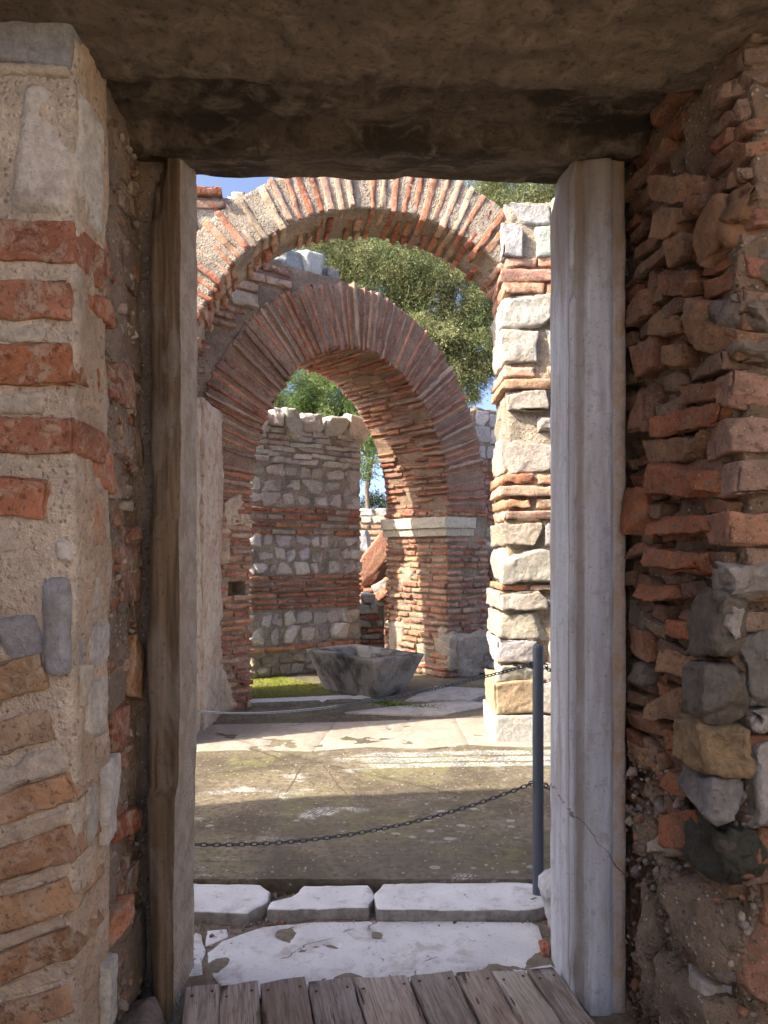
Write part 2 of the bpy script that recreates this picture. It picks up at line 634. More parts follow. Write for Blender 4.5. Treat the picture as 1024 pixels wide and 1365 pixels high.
def left_piece(x0, x1, y0, y1, col, mat, tilt=0.0, depth=0.10, proud=0.004, res=(20, 10, 12), bev=0.012, amp=0.004, warp=0.05, facets=0):
    a, b = P(x0, y0, LY0), P(x1, y1, LY0)
    c = (a + b) / 2
    h = (abs(b[0] - a[0]) / 2, depth, abs(a[2] - b[2]) / 2)
    m.stone(np.array([c[0], LY0 - proud - 0.006 + depth, c[2]]), rot2(X, -Y, math.radians(tilt)), h, col, mat, res, bev, amp, 14, warp, facets)


RB = (0.44, 0.17, 0.10)
OB = (0.50, 0.27, 0.15)
for (x0, x1, y0, y1, col, tl) in [
        (-60, 102, 293, 350, RB, -3), (-60, 96, 374, 426, (0.42, 0.18, 0.11), -1), (-60, 99, 461, 513, (0.48, 0.18, 0.09), 0),
        (-60, 104, 556, 606, (0.42, 0.17, 0.1), -2), (-60, 66, 634, 690, (0.46, 0.18, 0.1), -3),
        (-60, 62, 884, 934, (0.42, 0.26, 0.15), 14), (-60, 74, 962, 1004, (0.46, 0.31, 0.2), 16), (-50, 104, 1050, 1092, OB, 19), (-50, 104, 1122, 1164, OB, 18),
        (-50, 104, 1189, 1233, (0.5, 0.29, 0.16), 18), (-50, 102, 1258, 1300, (0.46, 0.24, 0.13), 21), (-40, 98, 1330, 1372, (0.48, 0.27, 0.16), 17)]:
    left_piece(x0, x1, y0, y1, tuple(np.array(col) * rg.uniform(.8, 1.0) * np.array([0.95, 1.05, 1.1])), 0, tl, proud=rg.uniform(0.007, 0.015), bev=0.006, amp=0.006, res=(30, 10, 16))
MARB_GREY = (0.36, 0.37, 0.39)
left_piece(-80, 99, 14, 84, MARB_GREY, 2, -7, proud=0.015, amp=0.003)
left_piece(14, 106, 106, 285, (0.74, 0.71, 0.65), 2, -3, proud=0.012, bev=0.03, warp=0.12)
left_piece(-40, 96, 86, 100, (0.6, 0.54, 0.44), 2, -3, proud=0.008)
left_piece(76, 97, 718, 748, (0.7, 0.67, 0.62), 2, 0, proud=0.010, res=(8, 6, 6))
left_piece(-20, 24, 706, 738, (0.62, 0.56, 0.48), 2, 5, proud=0.004)
left_piece(60, 96, 764, 892, (0.42, 0.44, 0.48), 2, 0, proud=0.014, bev=0.02, warp=0.16)
left_piece(6, 66, 822, 886, (0.37, 0.38, 0.41), 2, 22, proud=0.011, bev=0.02, warp=0.2)
left_piece(-40, 70, 430, 458, (0.62, 0.57, 0.48), 2, -1, proud=0.0, amp=0.006)
left_piece(-40, 60, 520, 552, (0.62, 0.57, 0.48), 2, 0, proud=-0.001, amp=0.006)
for y0 in (1096, 1166, 1236, 1304):
    left_piece(-40, 96, y0, y0 + 24, (0.62, 0.53, 0.42), 2, 18, proud=0.0, amp=0.007)
left_piece(-40, 90, 1010, 1044, (0.64, 0.58, 0.5), 2, 17, proud=0.002, amp=0.008)

# the side of the jamb: broken bricks and slivers of marble


def side_piece(X0, x0, x1, y0, y1, col, mat, sgn, tilt=0.0, depth=0.08, proud=0.006, res=(12, 8, 10), bev=0.008, amp=0.005, warp=0.1, facets=0, slope=0.0, tgt=None):
    """piece on a jamb plane x = X0 + slope*(y-2.5), seen between photo columns x0..x1 and rows y0..y1"""
    def dep(px):
        k = (px - 512) / 1000
        return (X0 - slope * 2.5) / (k - slope)
    d0, d1 = dep(x0), dep(x1)
    dm = (d0 + d1) / 2
    lo, hi = min(d0, d1), max(d0, d1)
    zc = EYE + (735 - (y0 + y1) / 2) / 1000 * dm
    hz = abs(y1 - y0) / 2 / 1000 * dm
    U = np.array([slope, 1.0, 0])
    U /= np.linalg.norm(U)
    N = np.array([U[1], -U[0], 0]) * sgn
    c = np.array([X0 + slope * (dm - 2.5), dm, zc]) + N * (proud - depth)
    (tgt or m).stone(c, rot2(U, N, math.radians(tilt)), ((hi - lo) / 2, depth, hz), col, mat, res, bev, amp, 16, warp, facets)


for (x0, x1, y0, y1, col, mt, pr) in [
        (112, 150, 300, 350, (0.44, 0.17, 0.09), 0, 0.0), (118, 152, 385, 425, (0.42, 0.17, 0.09), 0, 0.004), (104, 140, 470, 512, (0.50, 0.27, 0.16), 0, 0.0),
        (128, 152, 600, 655, (0.46, 0.2, 0.12), 0, 0.004), (106, 140, 660, 725, (0.50, 0.28, 0.17), 0, 0.004), (118, 137, 770, 815, (0.62, 0.6, 0.55), 2, 0.008),
        (120, 145, 830, 890, (0.62, 0.6, 0.56), 2, 0.006), (114, 140, 905, 982, (0.7, 0.66, 0.58), 2, 0.016), (106, 118, 885, 945, (0.64, 0.58, 0.48), 2, 0.01),
        (133, 152, 1012, 1118, (0.68, 0.66, 0.61), 2, 0.02), (110, 128, 1040, 1120, (0.56, 0.53, 0.48), 2, 0.012), (134, 150, 1278, 1372, (0.66, 0.64, 0.58), 2, 0.02),
        (172, 192, 855, 930, (0.44, 0.24, 0.11), 0, 0.02), (150, 170, 940, 1000, (0.42, 0.16, 0.09), 0, 0.02), (145, 165, 975, 1010, (0.40, 0.15, 0.08), 0, 0.016),
        (150, 182, 1085, 1116, (0.40, 0.13, 0.07), 0, 0.02), (158, 184, 1150, 1190, (0.26, 0.18, 0.14), 0, 0.02), (140, 172, 1215, 1250, (0.44, 0.19, 0.1), 0, 0.014),
        (160, 190, 700, 800, (0.36, 0.2, 0.14), 0, 0.008), (162, 190, 560, 620, (0.34, 0.25, 0.19), 0, 0.006), (168, 190, 440, 500, (0.34, 0.25, 0.19), 2, 0.008),
        (150, 176, 480, 540, (0.36, 0.19, 0.13), 0, 0.012), (166, 192, 1230, 1330, (0.3, 0.26, 0.22), 2, 0.02), (160, 190, 320, 390, (0.32, 0.24, 0.18), 2, 0.01)]:
    if x0 >= 145:
        side_piece(LX - 0.03, x0, x1, y0, y1, tuple(v * 0.8 for v in col), mt, 1, rg.normal(0, 6), proud=pr * 0.6, depth=0.05, res=(14, 8, 12), bev=0.005, facets=4)
    else:
        side_piece(LX, x0, x1, y0, y1, col, mt, 1, rg.normal(0, 4), proud=pr, depth=0.07, res=(16, 8, 16), facets=2)
for k in range(90):
    y_, z_ = rg.uniform(2.18, 2.46), rg.uniform(0.0, 2.8)
    m.stone(np.array([LX - 0.034 - 0.03 + rg.normal(0, 0.005), y_, z_]), rot2(Y, X, rg.normal(0, 0.12)), (rg.uniform(0.03, 0.09), 0.036, rg.uniform(0.012, 0.03)),
            pick([(0.30, 0.15, 0.09), (0.34, 0.24, 0.17), (0.26, 0.2, 0.15), (0.36, 0.3, 0.23), (0.33, 0.12, 0.07)], rg), 0, (12, 6, 8), 0.004, 0.005, 20, 0.15, 5)
pebbles(m, 260, lambda r: np.array([LX - 0.033 + r.normal(0, .004), r.uniform(2.2, 2.5), r.uniform(0, 2.85)]), rg, 0.006, 0.02)
m.build('jamb_masonry', MS + [CREAM], wall, seed=4)

# ---- right jamb: courses of loose tile and rubble with deep joints
m = Mesh()
RX, SL = 0.8075, -0.125
U_ = np.array([SL, 1.0, 0])
U_ /= np.linalg.norm(U_)
NR = np.array([-U_[1], U_[0], 0])
near = np.array([RX + SL * (1.90 - 2.5), 1.90, 0])
m.core((60, 80, 260), boxfn(near + np.array([0.046, 0.03, -0.1]), X * 0.8, U_ * 0.83, Z() * 3.1), (0.26, 0.185, 0.13), 0.026, 7, 1, 12, 0.018)
# lower part: a thick mass of old mortar standing proud of the tiles
for (zz, hh, pr, yy, hl) in [(0.16, 0.24, 0.012, 2.36, 0.10), (0.40, 0.17, 0.01, 2.22, 0.16), (0.12, 0.24, 0.03, 2.08, 0.16), (0.48, 0.12, 0.01, 2.05, 0.12), (0.60, 0.08, -0.006, 2.4, 0.08)]:
    m.stone(np.array([RX + SL * (yy - 2.5), yy, zz]) + NR * (pr - 0.1), rot2(U_, NR, 0.1), (hl, 0.12, hh), (0.33, 0.25, 0.18), 1, (34, 16, 44), 0.06, 0.022, 9, 0.3, 5)
# thin courses behind, set back between the larger pieces
zc_ = 0.62
while zc_ < 2.86:
    hb_ = rg.uniform(0.034, 0.05)
    yy_ = 1.93
    while yy_ < 2.5:
        L_ = rg.uniform(0.08, 0.24)
        if rg.random() < 0.86:
            q_ = np.array([RX + SL * (yy_ + L_ / 2 - 2.5), yy_ + L_ / 2, zc_ + rg.normal(0, .005)])
            m.stone(q_ + NR * (rg.normal(-0.012, 0.010) - 0.07), rot2(U_, NR, rg.normal(0.05, 0.09)), (L_ / 2 - 0.006, 0.07, hb_ / 2), pick([(0.28, 0.12, 0.065), (0.24, 0.14, 0.085), (0.19, 0.10, 0.065), (0.26, 0.17, 0.11)], rg), 0,
                    (16, 8, 7), 0.004, 0.005, 20, 0.1, 3)
        yy_ += L_
    xx_ = near[0] + 0.03
    while xx_ < 1.25:
        L_ = rg.uniform(0.1, 0.24)
        m.stone(np.array([xx_ + L_ / 2, 1.9 + 0.012 + 0.08 + rg.normal(0, .008), zc_]), rot2(X, -Y, rg.normal(0, 0.06)), (L_ / 2 - 0.006, 0.08, hb_ / 2), pick([(0.33, 0.17, 0.11), (0.32, 0.21, 0.15), (0.27, 0.19, 0.14)], rg), 0,
                (16, 8, 7), 0.004, 0.005, 20, 0.1, 3)
        xx_ += L_
    zc_ += hb_ + rg.uniform(0.014, 0.032)
pebbles(m, 420, lambda r: (lambda y: np.array([RX + SL * (y - 2.5) + 0.006 + r.normal(0, .008), y, r.uniform(-0.05, 0.85)]))(r.uniform(1.95, 2.5)), rg, 0.005, 0.022)
pebbles(m, 120, lambda r: np.array([r.uniform(0.88, 1.1), 1.905 + r.normal(0, .006), r.uniform(-0.05, 0.9)]), rg, 0.006, 0.022)
D1, D2, D3, D4 = (0.37, 0.14, 0.065), (0.29, 0.14, 0.08), (0.34, 0.195, 0.11), (0.24, 0.115, 0.07)
GS, WS, TS, GR = (0.23, 0.205, 0.17), (0.55, 0.51, 0.46), (0.46, 0.33, 0.19), (0.09, 0.09, 0.07)
for (x0, x1, y0, y1, col, mt, tl, pr) in [
        (868, 935, 236, 266, D3, 0, -26, .02), (873, 903, 280, 314, D3, 0, -22, .02), (903, 926, 259, 285, D2, 0, -20, .02), (891, 911, 316, 352, D3, 0, 0, .02),
        (868, 890, 322, 350, D2, 0, 0, .015), (932, 968, 259, 346, D3, 2, 8, .03), (875, 926, 360, 392, D2, 0, -22, .02), (841, 868, 390, 428, D2, 0, 0, .012),
        (876, 911, 414, 446, D3, 0, -14, .02), (911, 941, 397, 428, D3, 0, -24, .03), (917, 980, 434, 468, D3, 0, -27, .04), (882, 914, 463, 492, D3, 0, -12, .02),
        (844, 879, 452, 502, D2, 0, 0, .012), (838, 868, 514, 575, D2, 0, 0, .012), (868, 968, 547, 575, D1, 0, -4, .03), (903, 968, 510, 535, D2, 0, -10, .02),
        (853, 941, 588, 618, D3, 0, -5, .02), (868, 972, 622, 662, D1, 0, -9, .045), (837, 865, 650, 720, D1, 0, 4, .02), (873, 947, 686, 711, D1, 0, 0, .02),
        (841, 882, 722, 741, D4, 0, 0, .012), (866, 944, 735, 762, D1, 0, -3, .03), (837, 900, 778, 796, D1, 0, 3, .014), (837, 881, 800, 836, GS, 2, 0, .014),
        (837, 872, 842, 874, D2, 0, -3, .014), (881, 933, 829, 851, D1, 0, 2, .02), (860, 950, 869, 901, D3, 0, 1, .03), (838, 866, 880, 914, GS, 2, 0, .012),
        (859, 938, 918, 958, D3, 0, 14, .03), (838, 888, 949, 976, D2, 0, 8, .016), (837, 881, 995, 1024, D3, 0, 2, .012), (878, 935, 1027, 1053, D1, 0, 11, .02),
        (879, 950, 1086, 1130, D1, 0, 20, .035), (890, 935, 975, 1000, D1, 0, 8, .02), (912, 932, 1080, 1092, WS, 2, 4, .03),
        (860, 905, 1110, 1140, (0.5, 0.42, 0.33), 2, 25, .03), (918, 926, 1182, 1225, D4, 0, 2, .045), (938, 952, 1240, 1262, GS, 2, 10, .05),
        (946, 968, 1268, 1298, GS, 2, 0, .05), (928, 956, 1296, 1365, WS, 2, 3, .05), (862, 884, 1205, 1300, (0.5, 0.4, 0.3), 1, 0, .03)]:
    side_piece(RX, x0, x1, y0, y1, col, mt, -1, -tl, 0.09, pr * 0.6, (30, 16, 18), 0.005 if mt == 0 else 0.016, 0.007, 0.16, 5 if mt == 0 else 9, SL)


def right_piece(x0, x1, y0, y1, col, mat, tilt=0, proud=0.01, depth=0.1, bev=0.014, facets=0, warp=0.1, d=1.9):
    a, b = P(x0, y0, d), P(x1, y1, d)
    c = (a + b) / 2
    m.stone(np.array([c[0], d - proud + depth, c[2]]), rot2(X, -Y, math.radians(tilt)), (abs(b[0] - a[0]) / 2, depth, abs(a[2] - b[2]) / 2), col, mat,
            (30, 18, 24), bev, 0.006 if mat == 0 else 0.011, 13 if mat == 0 else 18, warp, facets)


for (x0, x1, y0, y1, col, mt, tl, pr) in [
        (974, 1100, 500, 546, (0.46, 0.28, 0.21), 0, 6, .02), (970, 1090, 556, 604, (0.46, 0.29, 0.22), 0, 2, .02), (974, 1090, 616, 660, (0.47, 0.31, 0.24), 0, 2, .02),
        (970, 1080, 684, 726, (0.48, 0.26, 0.17), 0, -1, .025), (958, 1080, 752, 802, WS, 2, -6, .03), (952, 988, 794, 880, GS, 2, 4, .02), (964, 988, 808, 856, WS, 2, 0, .05),
        (938, 996, 888, 960, GS, 2, 8, .03), (988, 1060, 838, 944, (0.3, 0.28, 0.25), 2, 0, .02), (992, 1070, 944, 970, WS, 2, -6, .05), (930, 1004, 964, 1032, TS, 2, -4, .05),
        (1002, 1080, 986, 1100, (0.64, 0.6, 0.56), 2, 0, .05), (934, 1004, 1034, 1094, (0.36, 0.35, 0.34), 2, 10, .02), (960, 1020, 1102, 1180, GR, 2, 6, .035),
        (1004, 1070, 1108, 1156, (0.38, 0.2, 0.11), 0, 10, .03), (1012, 1070, 1184, 1226, (0.42, 0.22, 0.12), 0, 0, .03), (976, 1016, 246, 300, D3, 2, 20, .01),
        (990, 1060, 330, 372, (0.34, 0.28, 0.22), 2, 30, .012), (985, 1060, 400, 440, (0.36, 0.31, 0.26), 2, 22, .012), (978, 1060, 450, 484, (0.36, 0.31, 0.26), 2, 18, .012), (1018, 1080, 850, 880, WS, 2, 0, .05),
         (985, 1060, 1240, 1330, (0.38, 0.2, 0.14), 0, 30, .01)]:
    right_piece(x0, x1, y0, y1, tuple(v * 0.85 for v in col), mt, -tl, pr * 0.7, 0.1, 0.006 if mt == 0 else 0.016, 3 if mt == 0 else 10, 0.1 if mt == 0 else 0.2)
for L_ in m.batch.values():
    L_[:] = [(q[0], q[1], q[2], np.array(q[3]) * 0.78) + tuple(q[4:]) for q in L_]  # every piece darkened again, shade of this wall put into the colours
m.build('jamb_masonry', [SHADED_BRICK, MORTAR, SHADED_STONE], wall, seed=9)

# ---- unseen walls added for the light; the left one keeps the sun off the doorway
m = Mesh()
m.core((8, 60, 50), boxfn((-1.75, -2.6, -0.1), X * 0.4, Y * 4.5, Z() * 5.0), (0.44, 0.36, 0.27), 0.02, 3)
m.core((8, 60, 30), boxfn((2.2, -6.0, -0.1), X * 0.4, Y * 7.95, Z() * 3.6), (0.62, 0.50, 0.36), 0.03, 3)  # right wall, added to bounce warm sunlight back at the doorway
rows = band_rows([(0, 1.5, 'brick', REDS, .2, .4, .1), (1.5, 2.4, 'stone', GREYS, .2, .4, .2), (2.4, 4.9, 'brick', REDS, .2, .4, .11)], rg=rg)
lay(m, np.array([-1.35, 0, 0.0]), Y, X, rows, -2.5, 1.85, rg)
m.build('unseen_light_walls', MS, wall, seed=5)

# ---- lintel with sooty underside, and the masonry left standing on it
LINT = NT('sooty_concrete')
n1 = LINT.noise(3.2, 6, 0.6, LINT.map((1, 1.8, 1)), 0.6)
n2 = LINT.noise(40, 7, 0.72)
n3 = LINT.noise(9, 6, 0.65, dist=1.0)
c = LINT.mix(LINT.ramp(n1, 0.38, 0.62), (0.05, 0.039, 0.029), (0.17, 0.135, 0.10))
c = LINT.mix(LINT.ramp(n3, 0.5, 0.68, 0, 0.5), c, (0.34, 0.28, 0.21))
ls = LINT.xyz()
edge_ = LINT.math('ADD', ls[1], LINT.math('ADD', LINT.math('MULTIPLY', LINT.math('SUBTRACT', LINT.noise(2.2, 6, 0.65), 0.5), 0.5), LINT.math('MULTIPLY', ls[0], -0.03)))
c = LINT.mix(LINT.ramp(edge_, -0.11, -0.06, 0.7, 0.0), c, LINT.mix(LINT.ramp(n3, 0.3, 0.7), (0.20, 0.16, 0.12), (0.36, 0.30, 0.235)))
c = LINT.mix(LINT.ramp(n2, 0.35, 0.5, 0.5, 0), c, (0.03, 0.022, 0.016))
LINTEL = LINT.done(c, LINT.math('ADD', n2, LINT.math('MULTIPLY', n3, 1.5)), 0.9, 0.025)
m = Mesh()


def lint(V):
    t = V * 0.5 + 0.5
    x = -1.3 + t[:, 0] * 2.75
    y = 1.72 + t[:, 1] * 1.06
    q = np.stack([x, np.zeros_like(x), np.zeros_like(x)], 1)
    wob = vnoise(q, 2.2, 9) * 0.05 + vnoise(q, 7, 10) * 0.02
    zb = 2.878 - 0.075 * np.clip((2.74 - y) / 0.26, 0, 1) + 0.055 * ss(y, 2.45 + wob * 0.3, 2.38 + wob * 0.3) - 0.03 * ss(y, 2.16 + wob, 2.13 + wob) - 0.012 * x
    zt = 3.12
    return np.stack([x, y, zb + (zt - zb) * t[:, 2]], 1)


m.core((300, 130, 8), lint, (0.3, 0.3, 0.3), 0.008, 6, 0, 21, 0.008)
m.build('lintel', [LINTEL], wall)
m = Mesh()


def upper(V):
    t = V * 0.5 + 0.5
    x = -1.6 + t[:, 0] * 3.6
    top = 3.62
    q = np.stack([x, np.zeros_like(x), np.zeros_like(x)], 1)
    top = top + 0.03 * vnoise(q, 4, 3)
    return np.stack([x, 1.95 + t[:, 1] * 0.8, 3.10 + (top - 3.10) * t[:, 2]], 1)


m.core((70, 16, 8), upper, C_MORTAR, 0.02, 6)
m.core((30, 20, 4), boxfn((-1.5, 1.15, 3.13), X * 3.9, Y * 0.82, Z() * 0.4), C_MORTAR, 0.02, 4)  # unseen roof slab on the camera side, added to darken the doorway
# the wall goes on to both sides of the doorway


def body(xa, xb):
    def f(V):
        t = V * 0.5 + 0.5
        x = xa + t[:, 0] * (xb - xa)
        q = np.stack([x, np.zeros_like(x), np.zeros_like(x)], 1)
        top = 3.26 + 0.80 * np.clip((x + 4.4) / 1.5, -0.6, 1) + 0.05 * vnoise(q, 3, 3) + 0.03 * vnoise(q, 8, 4)
        return np.stack([x, 1.95 + t[:, 1] * 0.8, -0.1 + (top + 0.1) * t[:, 2]], 1)
    return f


m.core((130, 14, 50), body(-7.5, -1.4), C_MORTAR, 0.02, 4)
m.core((50, 14, 50), body(1.6, 4.4), C_MORTAR, 0.02, 4)
rows = band_rows([(0, 0.9, 'rubble', GREYS, .12, .3, .15), (0.9, 1.6, 'brick', REDS, .2, .4, .08), (1.6, 2.9, 'rubble', GREYS, .15, .3, .17)], rg=rg)
for a, b in ((-4.2, -0.9), (0.95, 4.3)):
    lay(m, np.array([0, 2.755, 0.0]), X, Y, rows, a, b, rg)
m.build('upper_masonry', MS, wall, seed=6)

# ================================================================== marble door jambs


def mat_left_jamb():
    t = NT('weathered_marble_brown')
    v = t.map((14, 14, 0.8))
    v2 = t.map((4, 4, 1.4))
    g = t.noise(2.2, 6, 0.6, v, 0.4)
    n = t.noise(1.3, 5, 0.6, v2, 0.5)
    f = t.noise(55, 5, 0.7)
    c = t.mix(t.ramp(g, 0.3, 0.7), (0.075, 0.05, 0.03), (0.21, 0.155, 0.10))
    c = t.mix(t.ramp(n, 0.5, 0.66, 0, 0.7), c, (0.25, 0.22, 0.19))
    c = t.mix(t.ramp(n, 0.30, 0.42, 0.55, 0), c, (0.12, 0.07, 0.035))
    c = t.mix(t.ramp(f, 0.34, 0.44, 0.5, 0), c, (0.06, 0.045, 0.03))
    return t.done(c, t.math('ADD', t.math('MULTIPLY', g, 1.5), t.math('MULTIPLY', f, 0.5)), 0.6, 0.008)


def mat_tooled():
    t = NT('tooled_marble')
    # slanting chisel strokes of the mason, only a few millimetres apart
    v = t.map((40, 60, 95), (0.0, 0.0, 0.0))
    s = t.xyz()
    k = t.math('ADD', t.math('MULTIPLY', s[2], 260), t.math('MULTIPLY', s[1], 330))
    wv = t.math('SINE', t.math('ADD', k, t.math('MULTIPLY', t.noise(9, 4), 9)))
    n = t.noise(12, 5, 0.6)
    f = t.noise(60, 4, 0.6)
    c = t.mix(t.ramp(n, 0.35, 0.65), (0.36, 0.29, 0.215), (0.47, 0.40, 0.32))
    c = t.mix(t.ramp(f, 0.34, 0.44, 0.4, 0), c, (0.12, 0.09, 0.06))
    return t.done(c, t.math('ADD', t.math('MULTIPLY', wv, 0.5), f), 0.8, 0.006)


def extrude_profile(prof, z0, z1, nz, sub=0.012):
    """closed profile (x, y) -> grid of points, subdivided along the outline"""
    pts = []
    seg = []
    n = len(prof)
    for i in range(n):
        a, b = np.array(prof[i]), np.array(prof[(i + 1) % n])
        k = max(1, int(np.linalg.norm(b - a) / sub))
        for j in range(k):
            pts.append(a + (b - a) * j / k)
            seg.append(i)
    pts = np.array(pts)
    nc = len(pts)
    zs = np.linspace(z0, z1, nz)
    V = np.zeros((nz, nc, 3))
    V[:, :, :2] = pts[None]
    V[:, :, 2] = zs[:, None]
    Q = []
    S = []
    for i in range(nz - 1):
        for j in range(nc):
            j2 = (j + 1) % nc
            Q.append([i * nc + j, i * nc + j2, (i + 1) * nc + j2, (i + 1) * nc + j])
            S.append(seg[j])
    return V.reshape(-1, 3), np.array(Q), np.array(S)


def jamb(name, prof, z0, z1, mats, segmat, label, amp, loc, shape=None):
    V, Q, S = extrude_profile(prof, z0, z1, 260)
    if shape is not None:
        V = shape(V)
    V = V + vec_noise(V * np.array([1, 1, 0.5]), 22, 3) * amp + vec_noise(V, 70, 4) * amp * 0.4
    m = Mesh()
    for s in sorted(set(S)):
        pass
    M = np.array([segmat(s) for s in S], np.int32)
    m.raw(V, Q, (0.5, 0.5, 0.5))
    m.M[-1] = M
    # end caps
    o = m.build(name, mats, None, loc)
    tag(o, label, 'door jamb')
    return o


prof_l = [(-0.778, 2.50), (-0.735, 2.492), (-0.727, 2.503), (-0.718, 2.50), (-0.684, 2.502), (-0.682, 2.512), (-0.678, 2.72), (-0.70, 2.74), (-0.785, 2.74)]


def shape_left(V):
    V = V.copy()
    z = V[:, 2]
    q = np.stack([np.zeros_like(z), np.zeros_like(z), z], 1)
    outer = ss(V[:, 0], -0.74, -0.79)
    V[:, 0] -= outer * (0.010 * vnoise(q, 3, 5) + 0.010 * vnoise(q, 9, 6) - 0.02 * ss(z, 0.8, 0.2))
    front = ss(V[:, 1], 2.56, 2.50)
    V[:, 1] -= front * 0.03 * ss(z, 0.72, 0.68) + front * 0.012 * ss(z, 1.62, 1.60)
    brk = ss(z, 2.55, 2.75) * ss(V[:, 0], -0.72, -0.76)
    V[:, 1] += brk * 0.06 * (1 + vnoise(q, 12, 2))
    V[:, 0] -= 0.012 * ss(z, 1.0, 0.3) * ss(V[:, 0], -0.72, -0.69)
    return V


jamb('marble_door_jamb', prof_l, -0.06, 2.87, [mat_left_jamb(), mat_tooled()], lambda s: 1 if s in (5, 6) else 0,
     'brown weathered door jamb with a dark crack on its left side, left of the opening', 0.0035, (0, 0, 0), shape_left)


def mat_right_jamb():
    t = NT('grey_marble_moulding')
    v = t.map((10, 10, 0.9))
    g = t.noise(2.0, 6, 0.6, v, 0.4)
    n = t.noise(2.4, 6, 0.65, t.map((3, 3, 0.8)), 0.3)
    f = t.noise(75, 5, 0.7)
    s = t.xyz()
    c = t.mix(t.ramp(g, 0.3, 0.7), (0.42, 0.43, 0.45), (0.62, 0.635, 0.665))
    c = t.mix(t.ramp(n, 0.50, 0.66, 0, 0.55), c, (0.38, 0.33, 0.27))
    bl = t.noise(17, 6, 0.7)
    c = t.mix(t.ramp(bl, 0.54, 0.66, 0, 0.45), c, (0.30, 0.27, 0.23))
    groove = t.math('MULTIPLY', t.ramp(s[1], 2.506, 2.514), t.ramp(s[1], 2.53, 2.52))
    c = t.mix(t.math('MULTIPLY', groove, t.ramp(n, 0.25, 0.5, 0.3, 0.8)), c, (0.25, 0.21, 0.17))  # brown stain in the groove, with its shade painted in as well
    edge = t.math('MULTIPLY', t.ramp(t.math('ADD', s[0], t.math('MULTIPLY', n, 0.03)), 0.772, 0.792, 0, 1), t.ramp(s[1], 2.6, 2.56))
    c = t.mix(t.math('MULTIPLY', edge, t.ramp(bl, 0.35, 0.6, 0.95, 0.5)), c, (0.42, 0.28, 0.165))
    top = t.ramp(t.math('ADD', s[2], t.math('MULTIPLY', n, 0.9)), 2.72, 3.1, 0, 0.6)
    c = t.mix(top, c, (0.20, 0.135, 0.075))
    c = t.mix(t.ramp(f, 0.33, 0.43, 0.45, 0), c, (0.16, 0.14, 0.12))
    # a hairline crack running across the foot of the jamb
    cr = t.math('ABSOLUTE', t.math('ADD', t.math('SUBTRACT', s[2], 0.52), t.math('ADD', t.math('MULTIPLY', t.math('SUBTRACT', s[0], 0.72), 1.1), t.math('MULTIPLY', t.math('SUBTRACT', t.noise(8, 4), 0.5), 0.14))))
    c = t.mix(t.ramp(cr, 0.0008, 0.0035, 0.8, 0), c, (0.07, 0.06, 0.055))
    return t.done(c, t.math('ADD', t.math('ADD', t.math('MULTIPLY', g, 1.2), t.math('MULTIPLY', bl, 0.8)), t.math('MULTIPLY', f, 0.8)), 0.7, 0.008)


prof_r = [(0.617, 2.78), (0.6205, 2.508), (0.6245, 2.500), (0.632, 2.498), (0.636, 2.503), (0.646, 2.512), (0.658, 2.515), (0.670, 2.511), (0.676, 2.502), (0.684, 2.494), (0.70, 2.489),
          (0.722, 2.487), (0.745, 2.490), (0.757, 2.496), (0.763, 2.505), (0.768, 2.507), (0.772, 2.505), (0.805, 2.504), (0.812, 2.52), (0.812, 2.78)]


def shape_right(V):
    V = V.copy()
    z = V[:, 2]
    q = np.stack([np.zeros_like(z), np.zeros_like(z), z], 1)
    inner = ss(V[:, 0], 0.65, 0.62)
    V[:, 0] += inner * 0.02 * ss(z, 2.72, 2.84)
    q3 = V * np.array([3.0, 3.0, 1.0])
    chip = np.maximum(0, vnoise(q3, 7, 14) - 0.35) * ss(np.abs(V[:, 0] - 0.628), 0.02, 0.004) * ss(V[:, 1], 2.56, 2.52)
    V[:, 1] += chip * 0.05
    V[:, 0] += chip * 0.02
    outer = ss(V[:, 0], 0.79, 0.81)
    V[:, 0] -= outer * 0.005 * np.maximum(0, vnoise(q, 9, 4))
    return V


jamb('marble_door_jamb', prof_r, -0.06, 2.87, [mat_right_jamb()], lambda s: 0,
     'pale grey moulded marble door jamb right of the opening', 0.0022, (0, 0, 0), shape_right)

# ================================================================== wooden deck
deck = empty('wooden_deck', (-0.1, 2.0, 0), 'grey weathered plank walkway at the foot of the doorway', 'deck')


